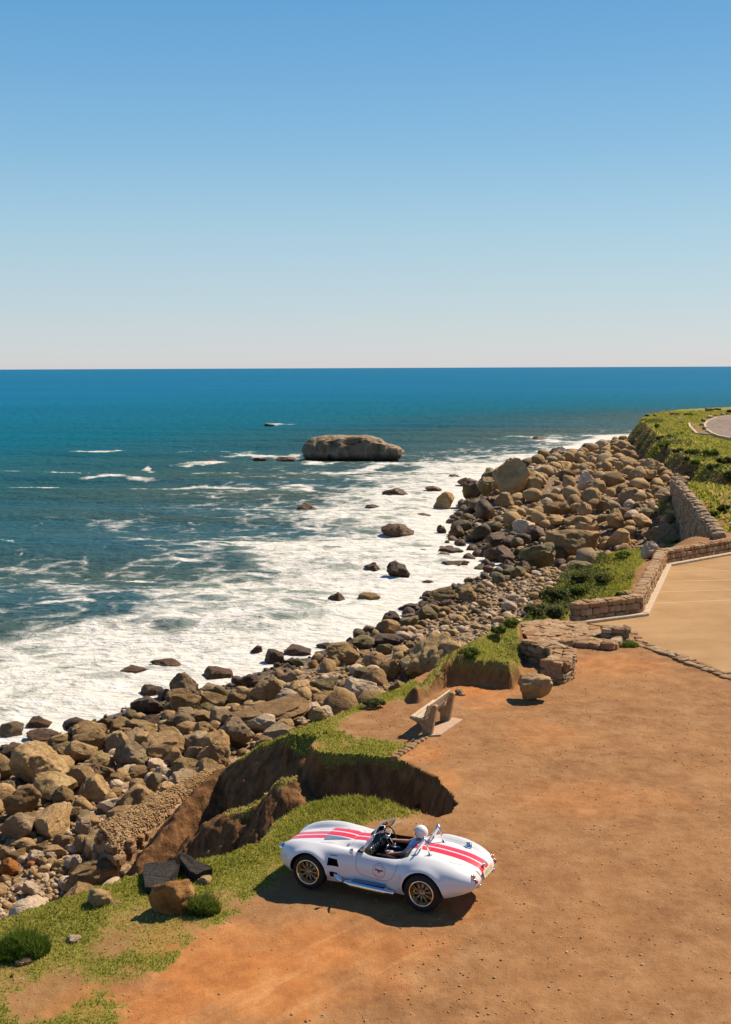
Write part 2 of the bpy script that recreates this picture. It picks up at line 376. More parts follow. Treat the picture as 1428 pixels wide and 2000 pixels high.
def ground_piece(name, sel, mat):
    q = quads[sel & keep]; used, inv = np.unique(q, return_inverse=True)
    V = np.stack([gx[used], gy[used], gz[used]], -1)
    me = np_mesh(name, V, inv.reshape(-1, 4))
    fattr(me, 'turf', g_att[used]); fattr(me, 'orange', o_att[used]); fattr(me, 'cliff', GP['cliff'][used])
    fattr(me, 'shore', np.where((GP['sT'] < 0) & (GP['sH'] < 0), 1, 0)[used] * (1 - GP['cliff'][used])); fattr(me, 'wet', (1 - sstep(-.5, 3.5, GP['dW']))[used])
    o = link_mesh(name, me, None, mat); tag(o, kind='structure'); return o

# quick look-ups on the finished grid for everything that is strewn over it later
_rads, _ths = rr, np.radians(th)
def quick(x, y, keys=('z', 'sT', 'sH', 'dW', 'cliff', 'dA', 'dB', 'spur', 'turf', 'orange')):
    x = np.asarray(x, float); y = np.asarray(y, float); r = np.clip(np.hypot(x, y), rr[0] + .01, rr[-1] - .01); a = np.clip(np.arctan2(x, y), _ths[0] + 1e-4, _ths[-1] - 1e-4)
    i = np.searchsorted(rr, r) - 1; j = np.searchsorted(_ths, a) - 1; u = (r - rr[i]) / (rr[i + 1] - rr[i]); v = (a - _ths[j]) / (_ths[j + 1] - _ths[j]); out = {}
    for q in keys:
        A = (g_att if q == 'turf' else o_att if q == 'orange' else GP[q]).reshape(nR, nT).astype(float)
        out[q] = A[i, j] * (1 - u) * (1 - v) + A[i + 1, j] * u * (1 - v) + A[i, j + 1] * (1 - u) * v + A[i + 1, j + 1] * u * v
    if 'spur' in out: out['spur'] = out['spur'] > .5
    return out
def ground_z(x, y): return quick(np.atleast_1d(x), np.atleast_1d(y), ('z',))['z']
k = N('earth and turf')
P0 = k.pos()
n1 = k.noise(P0, .35, 5, .6); n2 = k.noise(P0, 2.2, 6, .65); n3 = k.noise(P0, 14, 5, .7); n4 = k.noise(P0, 60, 3, .6)
dirt = k.ramp(n2, [(.28, (.215, .094, .036)), (.48, (.33, .160, .062)), (.68, (.44, .240, .108))])
dirt = k.mix(k.mrange(n1, .4, .65), dirt, k.mix(.5, dirt, (.34, .165, .062, 1)))
org = k.ramp(n2, [(.3, (.46, .155, .036)), (.55, (.62, .235, .062)), (.75, (.70, .32, .11))])
trk = k.n.new('ShaderNodeMapping'); k.l.new(P0, trk.inputs[0]); trk.inputs['Rotation'].default_value = (0, 0, -.82)
n5 = k.noise(k.scale(trk.outputs[0], (.32, 2.4, 1)), 1.0, 6, .68, dist=.4)
org_a = k.attr('orange'); dirt = k.mix(k.math('MULTIPLY', k.mrange(n5, .50, .66, 0, .3), org_a), dirt, (.50, .28, .13, 1))
n6 = k.noise(P0, .9, 9, .78); dirt = k.mix(k.mrange(n6, .50, .66, 0, .55), dirt, (.40, .225, .10, 1)); dirt = k.mix(k.mrange(n6, .32, .46, .55, 0), dirt, (.17, .075, .030, 1))
dirt = k.mix(k.math('MULTIPLY', k.attr('orange'), k.mrange(n3, .2, .6, .6, 1)), dirt, org)
dirt = k.mix(k.math('MULTIPLY', k.mrange(n5, .30, .46, .55, 0), org_a), dirt, (.26, .095, .028, 1)); dirt = k.mix(k.math('MULTIPLY', k.mrange(n5, .54, .70, 0, .5), org_a), dirt, (.62, .33, .14, 1))
dirt = k.mix(k.mrange(n3, .55, .75, 0, .45), dirt, (.20, .10, .045, 1))
vor = k.voro(P0, 26, out='Color'); vd = k.voro(P0, 26)
sep = k.n.new('ShaderNodeSeparateColor'); k.l.new(vor, sep.inputs[0])
peb = k.math('MULTIPLY', k.math('LESS_THAN', sep.outputs[0], .16), k.math('LESS_THAN', vd, .017))
pebc = k.ramp(sep.outputs[1], [(.2, (.17, .09, .05)), (.6, (.48, .31, .18)), (.95, (.66, .50, .34))])
dirt = k.mix(k.math('MULTIPLY', peb, .8), dirt, pebc)
dirt = k.mix(k.mrange(n4, .35, .7, 0, .35), dirt, (.24, .12, .055, 1))
soil = k.ramp(n3, [(.3, (.15, .165, .022)), (.5, (.25, .235, .040)), (.72, (.40, .30, .10))])
cl = k.scale(P0, (2.2, 2.2, .9)); nc = k.noise(cl, 1.6, 6, .65)
cliff = k.ramp(nc, [(.25, (.085, .040, .017)), (.45, (.19, .088, .034)), (.62, (.31, .155, .062)), (.8, (.44, .24, .105))])
vb = k.voro(P0, 9, out='Color'); sb = k.n.new('ShaderNodeSeparateColor'); k.l.new(vb, sb.inputs[0])
shore = k.ramp(sb.outputs[0], [(.1, (.12, .075, .04)), (.5, (.26, .17, .095)), (.9, (.46, .34, .22))])
shore = k.mix(k.attr('wet'), shore, k.mix(.65, shore, (.035, .024, .014, 1)))
col = k.mix(k.attr('cliff'), dirt, cliff)
col = k.mix(k.attr('shore'), col, shore)
tm = k.mrange(k.math('ADD', k.attr('turf'), k.mrange(n3, .3, .7, -.35, .35)), .18, .75)
col = k.mix(tm, col, soil)
k.set('Base Color', col)
k.set('Roughness', k.mix(k.attr('wet'), (.95, .95, .95, 1), (.45, .45, .45, 1)))
k.set('Specular IOR Level', .12)
hgt = k.math('ADD', k.math('MULTIPLY', n3, .6), k.math('ADD', k.math('MULTIPLY', n4, .35), k.math('MULTIPLY', nc, k.math('MULTIPLY', k.attr('cliff'), 3.2))))
hgt = k.math('ADD', hgt, k.math('MULTIPLY', k.math('SUBTRACT', .05, vd), k.math('MULTIPLY', peb, 6)))
k.bump(hgt, .8, .05)
EARTH = k.m
ground = ground_piece('ground', inside, EARTH)
cliff_o = ground_piece('cliff', clf, EARTH)
shore_o = ground_piece('beach', ~inside & ~clf, EARTH)

# ================================================================== SEA
SEA_FOAM = poly_px([(-500, 1400), (-200, 1350), (0, 1288), (90, 1262), (180, 1232), (230, 1195), (300, 1170), (400, 1120), (500, 1085), (590, 1050), (560, 1010), (620, 985), (690, 955), (760, 935), (800, 914), (900, 905), (960, 900), (1060, 880), (1150, 864), (1215, 851), (1300, 900), (1300, 1100), (900, 1300), (400, 1500), (-500, 1800)], 0.0)
STREAK = [(0, 300, 926, 9), (0, 140, 958, 10), (150, 330, 938, 5), (270, 310, 918, 9), (330, 460, 911, 6), (350, 470, 886, 6), (440, 600, 894, 12), (560, 700, 905, 14), (600, 800, 918, 16), (170, 310, 954, 7), (240, 420, 952, 6),
          (520, 580, 831, 5), (430, 520, 965, 8), (340, 560, 948, 7), (930, 1200, 860, 10), (1000, 1100, 855, 6), (870, 1000, 893, 8), (380, 450, 932, 6), (700, 900, 920, 8), (520, 640, 950, 10), (450, 560, 990, 7),
          (570, 640, 998, 5), (360, 420, 1020, 5), (120, 260, 888, 3), (0, 30, 1072, 5), (20, 50, 1087, 4), (150, 330, 1130, 12), (250, 420, 1100, 8), (60, 200, 1190, 10), (440, 600, 1120, 12), (420, 560, 1060, 8), (560, 660, 1030, 12), (740, 840, 905, 5)]
sth = np.concatenate([np.linspace(-85, -19, 24)[:-1], np.linspace(-19, 19, 460), np.linspace(19, 85, 24)[1:]])
srr = np.concatenate([np.geomspace(20, 36, 16)[:-1], np.geomspace(36, 300, 620), np.geomspace(300, 1500, 130)[1:], np.geomspace(1500, 45000, 24)[1:]])
STH, SRR = np.meshgrid(np.radians(sth), srr)
sx, sy = (SRR * np.sin(STH)).ravel(), (SRR * np.cos(STH)).ravel()
sr = SRR.ravel()
sdW = -sdf(WATER, sx, sy)
fade = np.clip(1 - (sr - 500) / 900, 0, 1)
ph = (sy * .99 + sx * .18) + 7 * fbm(sx * .015, sy * .02, oct=3)
amp = .10 + .38 * np.exp(-((sdW - 45) / 40) ** 2)
swell = np.sin(ph * 2 * np.pi / 21)
swell = (np.abs(swell) ** .8 * np.sign(swell)) * amp * (.5 + .9 * np.clip(fbm(sx * .03, sy * .05, oct=2) + .4, 0, 1))
chop = .20 * fbm(sx * .28, sy * .55, oct=4) + .10 * fbm(sx * .9, sy * 1.6, oct=3, ridged=True)
sz = (swell + chop) * fade * sstep(-2, 10, sdW) + .05 * fbm(sx * 1.2, sy * 1.6, oct=3) * fade + .06 - .1 * sstep(4, 0, sdW)
sF = sdf(SEA_FOAM, sx, sy)
sz = sz + sstep(-6, 10, sF) * fade * (.16 * fbm(sx * .30, sy * .42, oct=4) + .10 * fbm(sx * .9 + 7, sy * 1.1, oct=3, ridged=True)) * sstep(0, 5, sdW)
nf = fbm(sx * .07, sy * .12, oct=4)
dens = sstep(-15, 8, sF + 13 * nf) * .83 * np.clip(.90 + .55 * fbm(sx * .045 + 2, sy * .06, oct=4), .55, 1.2)
dens = np.maximum(dens, .40 * sstep(-38, -4, sF + 14 * nf) * (sx > -40))
dens = np.maximum(dens, .97 * sstep(9, 1.5, sdW))
gap = sstep(.12, .42, fbm(sx * .10 + 4, sy * .22, oct=3)) * sstep(3, 12, sdW)
dens = dens * (1 - .30 * gap)
for x0, x1, py, hh in STREAK:
    a, b = U(x0, py, 0), U(x1, py + random.uniform(-4, 4), 0)
    c = (a + b) / 2; L = max(np.linalg.norm((b - a)[:2]) / 2, .5)
    e = (b - a) / (2 * L); wd = abs(U((x0 + x1) / 2, py - hh / 2, 0)[1] - U((x0 + x1) / 2, py + hh / 2, 0)[1]) / 2 + .25
    du = (sx - c[0]) * e[0] + (sy - c[1]) * e[1]; dv = -(sx - c[0]) * e[1] + (sy - c[1]) * e[0] + wd * .5 * np.sin(du / L * 3 + x0) + wd * 1.6 * fbm(sx * .10, sy * .10 + x0, oct=3)
    wd *= .62; dens = np.maximum(dens, (.70 + .35 * fbm(sx * .25 + x0, sy * .25, oct=2)) * np.exp(-(du / L) ** 4 - (dv / wd) ** 2))
sq = np.arange(SRR.size).reshape(SRR.shape)
squads = np.stack([sq[:-1, :-1], sq[:-1, 1:], sq[1:, 1:], sq[1:, :-1]], -1).reshape(-1, 4)
squads = squads[(sdW[squads].max(1) > -7)]
used, inv = np.unique(squads, return_inverse=True)
me = np_mesh('sea', np.stack([sx, sy, sz], -1)[used], inv.reshape(-1, 4))
fattr(me, 'foam', dens[used]); fattr(me, 'offshore', np.clip(sdW, 0, 400)[used] / 400)
k = N('sea water')
P0 = k.pos()
st = k.scale(P0, (.55, 1.0, 1.0))
w1 = k.noise(k.scale(P0, (.16, .42, .3)), 1.0, 6, .62); w2 = k.noise(st, 1.3, 5, .6); w3 = k.noise(st, 6.0, 4, .6)
off = k.attr('offshore')
deep = k.ramp(off, [(0.0, (.085, .120, .090)), (.06, (.070, .108, .086)), (.13, (.030, .102, .106)), (.25, (.002, .128, .178)), (.45, (.0, .142, .232)), (1, (.003, .158, .312))])
deep = k.mix(k.mrange(k.noise(k.scale(P0, (.004, .016, 1)), 1.0, 4, .6), .35, .65, 0, .5), deep, (.001, .085, .150, 1))
d = k.attr('foam')
warp = k.noise(k.scale(P0, (.35, .6, 1)), 1.0, 3, .5, out='Color')
wv = k.n.new('ShaderNodeVectorMath'); wv.operation = 'MULTIPLY_ADD'
k.l.new(warp, wv.inputs[0]); wv.inputs[1].default_value = (3.4, 3.0, 0); k.l.new(P0, wv.inputs[2])
fv = k.scale(wv.outputs[0], (.40, .46, 1))
f1 = k.noise(fv, .55, 7, .68, dist=.6); f2 = k.voro(fv, .85, 'DISTANCE_TO_EDGE'); f3 = k.noise(fv, 2.2, 6, .72)
lace = k.mrange(f2, 0.0, .28, 1.0, 0.0)
pat = k.math('ADD', k.math('MULTIPLY', f1, .72), k.math('ADD', k.math('MULTIPLY', lace, .16), k.math('MULTIPLY', f3, .26)))
fo = k.mrange(k.math('ADD', pat, k.math('MULTIPLY', k.math('SUBTRACT', d, .5), .62)), .50, .75, smooth=True)
fo = k.math('MULTIPLY', fo, k.mrange(d, .02, .18), clamp=True)
milky = k.mix(k.mrange(d, .42, .88, 0, .8), deep, (.34, .37, .29, 1))
foamc = k.ramp(f3, [(.30, (.60, .57, .48)), (.52, (.82, .785, .71)), (.8, (.88, .855, .80))])
wcol = k.mix(fo, milky, foamc)
k.set('Base Color', wcol)
k.set('Roughness', k.mrange(fo, 0, 1, .27, .9)); k.set('Specular IOR Level', k.mrange(fo, 0, 1, .13, .06)); k.set('IOR', 1.33)
hh = k.math('ADD', k.math('MULTIPLY', w1, 1.6), k.math('ADD', k.math('MULTIPLY', w2, .5), k.math('MULTIPLY', w3, .10)))
hh = k.math('ADD', hh, k.math('MULTIPLY', fo, k.math('MULTIPLY', f3, .30)))
nb = k.bump(hh, 1.0, .55)
# wind-ruffled water mirrors only part of the sky even at a grazing view: the facets that face you hide the rest
fr = k.n.new('ShaderNodeFresnel'); fr.inputs[0].default_value = 1.33; k.l.new(nb, fr.inputs['Normal'])
gl = k.n.new('ShaderNodeBsdfGlossy'); gl.inputs['Roughness'].default_value = .25; k.l.new(nb, gl.inputs['Normal'])
df = k.n.new('ShaderNodeBsdfDiffuse'); k.l.new(wcol, df.inputs[0]); k.l.new(nb, df.inputs['Normal'])
mx = k.n.new('ShaderNodeMixShader'); k.l.new(k.math('MULTIPLY', k.mrange(fr.outputs[0], .02, .6, .012, .115), k.mrange(fo, 0, 1, 1, .05)), mx.inputs[0]); k.l.new(df.outputs[0], mx.inputs[1]); k.l.new(gl.outputs[0], mx.inputs[2]); k.l.new(mx.outputs[0], k.out.inputs[0])
SEA = k.m
sea = link_mesh('sea', me, None, SEA); tag(sea, kind='structure')
# ================================================================== ROCKS
def rock_mat(name, wet=0.0, hue=0):
    """one stone material for every boulder of a tone: colour varies a little from stone to stone"""
    k = N(name); c = k.coord('Object'); r = k.objrand()
    v = k.n.new('ShaderNodeVectorMath'); v.operation = 'ADD'; k.l.new(c, v.inputs[0])
    cmb = k.n.new('ShaderNodeCombineXYZ')
    for i in range(3): k.l.new(k.math('MULTIPLY', r, 37.0 + 11 * i), cmb.inputs[i])
    k.l.new(cmb.outputs[0], v.inputs[1]); c = v.outputs[0]
    a = k.noise(c, 1.1, 6, .62); b = k.noise(c, 5, 6, .7); g = k.noise(c, 28, 3, .6)
    return k, c, r, a, b, g
TONES = {'brown': [(.17, .10, .045), (.35, .225, .105), (.47, .325, .165)], 'tan': [(.28, .175, .078), (.50, .335, .165), (.62, .445, .245)],
         'grey': [(.19, .135, .08), (.35, .26, .155), (.46, .36, .235)], 'pale': [(.44, .32, .22), (.64, .50, .36), (.75, .62, .48)],
         'olive': [(.095, .068, .022), (.22, .16, .058), (.33, .24, .095)], 'wet': [(.045, .022, .010), (.15, .080, .038), (.28, .165, .085)],
         'orange': [(.22, .085, .022), (.42, .17, .045), (.52, .26, .09)], 'bitumen': [(.028, .023, .021), (.050, .042, .038), (.085, .072, .064)]}
ROCKM = {}
for tn, (c0, c1, c2) in TONES.items():
    k, c, r, a, b, g = rock_mat(tn + ' stone')
    lift = 1.0 if tn in ('wet', 'bitumen') else 1.22
    c0, c1, c2 = [tuple(q * lift for q in c_) for c_ in (c0, c1, c2)]
    col = k.ramp(k.math('ADD', k.math('MULTIPLY', a, .65), k.math('MULTIPLY', b, .35)), [(.34, c0), (.5, c1), (.66, c2)])
    tint = k.ramp(r, [(0, (.84, .77, .70)), (.3, (1.30, 1.24, 1.12)), (.55, (1.06, 1.06, .94)), (.8, (1.46, 1.34, 1.20)), (1, (1.62, 1.52, 1.38))])
    col = k.mix(1.0, col, tint, 'MULTIPLY')
    crack = k.mrange(k.voro(k.scale(c, (1, 1, 1.6)), 1.3, 'DISTANCE_TO_EDGE'), 0, .035, 1, 0)
    col = k.mix(k.math('MULTIPLY', crack, .35), col, (c0[0] * .6, c0[1] * .6, c0[2] * .6, 1))
    col = k.mix(k.mrange(g, .48, .66, 0, .45), col, (c0[0], c0[1], c0[2], 1))
    k.set('Base Color', col)
    if tn in ('wet', 'olive'):
        k.set('Roughness', k.mrange(b, .38, .62, .24 if tn == 'wet' else .32, .7)); k.set('Specular IOR Level', .22)
    else: k.set('Roughness', .88); k.set('Specular IOR Level', .18)
    k.bump(k.math('SUBTRACT', k.math('ADD', k.math('MULTIPLY', b, .7), k.math('MULTIPLY', g, .22)), k.math('MULTIPLY', crack, .12)), 1.0, .16)
    ROCKM[tn] = k.m

def ico(sub):
    bm = bmesh.new(); bmesh.ops.create_icosphere(bm, subdivisions=sub, radius=1)
    V = np.array([v.co[:] for v in bm.verts]); F = np.array([[v.index for v in f.verts] for f in bm.faces]); bm.free(); return V, F
ICO = {s: ico(s) for s in (1, 2, 3, 4, 5)}
def rock_shape(seed, sub=3, cuts=7, rough=.10, square=.0, layered=0.0):
    """unit boulder: a rounded lump with worn flat faces; returns vertices within about -1..1"""
    g = np.random.default_rng(seed); V, F = ICO[sub]; V = V.copy()
    if square: V = np.sign(V) * np.abs(V) ** (1 - square); V /= np.abs(V).max()
    V *= 1 + .22 * fbm(V[:, 0] * .9 + seed, V[:, 1] * .9, V[:, 2] * .9, oct=2)[:, None]
    for _ in range(cuts):
        n = g.normal(size=3); n /= np.linalg.norm(n); d = g.uniform(.50, .82)
        s = V @ n - d
        V -= np.outer(np.where(s > 0, s * g.uniform(.82, 1.0), 0), n)
    f = fbm(V[:, 0] * 2.1 + seed * 1.7, V[:, 1] * 2.1, V[:, 2] * 2.1, oct=4)
    V *= (1 + rough * f)[:, None]
    cr = fbm(V[:, 0] * 1.5 + seed * 2.3, V[:, 1] * 1.5, V[:, 2] * 2.2, oct=2, ridged=True); V *= (1 - 1.1 * rough * np.clip(cr - .35, 0, .5))[:, None]
    if sub >= 4: V *= (1 + rough * .35 * fbm(V[:, 0] * 7 + seed, V[:, 1] * 7, V[:, 2] * 7, oct=3, ridged=True))[:, None]
    if layered:
        V[:, :2] *= (1 + layered * np.sin(V[:, 2] * 17 + 2 * fbm(V[:, 0] * 2, V[:, 1] * 2, oct=2)))[:, None]
        V[:, 2] += layered * .8 * np.round(2.2 * fbm(V[:, 0] * 1.2 + seed, V[:, 1] * 2.2, oct=3)) * .5
    V /= np.abs(V).max(0)
    return V, F
ROUND = [np_mesh('boulder', *rock_shape(100 + i, 4, 10, .14)) for i in range(12)]
ANGULAR = [np_mesh('boulder', *rock_shape(200 + i, 4, 17, .15, .0 if i % 3 == 0 else .32)) for i in range(10)]
for me in ROUND + ANGULAR: me.materials.append(None)
for me in ANGULAR: me.set_sharp_from_angle(angle=R(24))
_toned = {}
def toned(me, tn):
    q = (me.name, tn)
    if q not in _toned:
        c = me.copy(); c.materials.clear(); c.materials.append(ROCKM[tn]); _toned[q] = c
    return _toned[q]
PLACED = []       # (x, y, rx, ry, z)
def peaked(V, F):
    V = V.copy(); V[:, :2] *= (1 - .50 * np.clip(V[:, 2] + .2, 0, 1.2) ** .9)[:, None]; V /= np.abs(V).max(0); return V, F
PEAKS = [np_mesh('boulder', *peaked(*rock_shape(300 + i, 4, 15, .20))) for i in range(8)]
for me in PEAKS: me.materials.append(None)
def put_rock(name, me, px, py, w, h, yaw=None, depth=None, sink=.22, zmin=-.05, tilt=0.0, z=None):
    """a boulder seen at (px,py) with apparent size w x h in the photograph: stands on the ground where its foot is"""
    p = hit(px, py + h * .42, floor=zmin) if z is None else U(px, py + h * .42, z)
    dep = to_px(p)[2][0]; s = dep / FPX
    rx = w * s / 2; el = math.atan2(CAM_H - p[2], math.hypot(p[0], p[1]))
    dp = depth if depth else rx * .85
    hh = h * s                                           # apparent height = upright part + foreshortened depth
    rz = max(.28 * rx, (hh * .98 - dp * math.sin(el) * .9) / math.cos(el) * .62)
    rz = min(rz, 1.25 * rx)
    a = math.atan2(p[0], p[1])
    cx, cy = p[0] + math.sin(a) * dp * .55, p[1] + math.cos(a) * dp * .55
    o = bpy.data.objects.new(name, me); C.objects.link(o)
    o.location = (cx, cy, p[2] + rz * (1 - sink) - .04)
    o.scale = (rx, dp, rz); o.rotation_euler = (tilt * random.uniform(-.5, 1), tilt, -a + (random.uniform(-.35, .35) if yaw is None else yaw))
    PLACED.append((cx, cy, rx, dp, rz)); return o

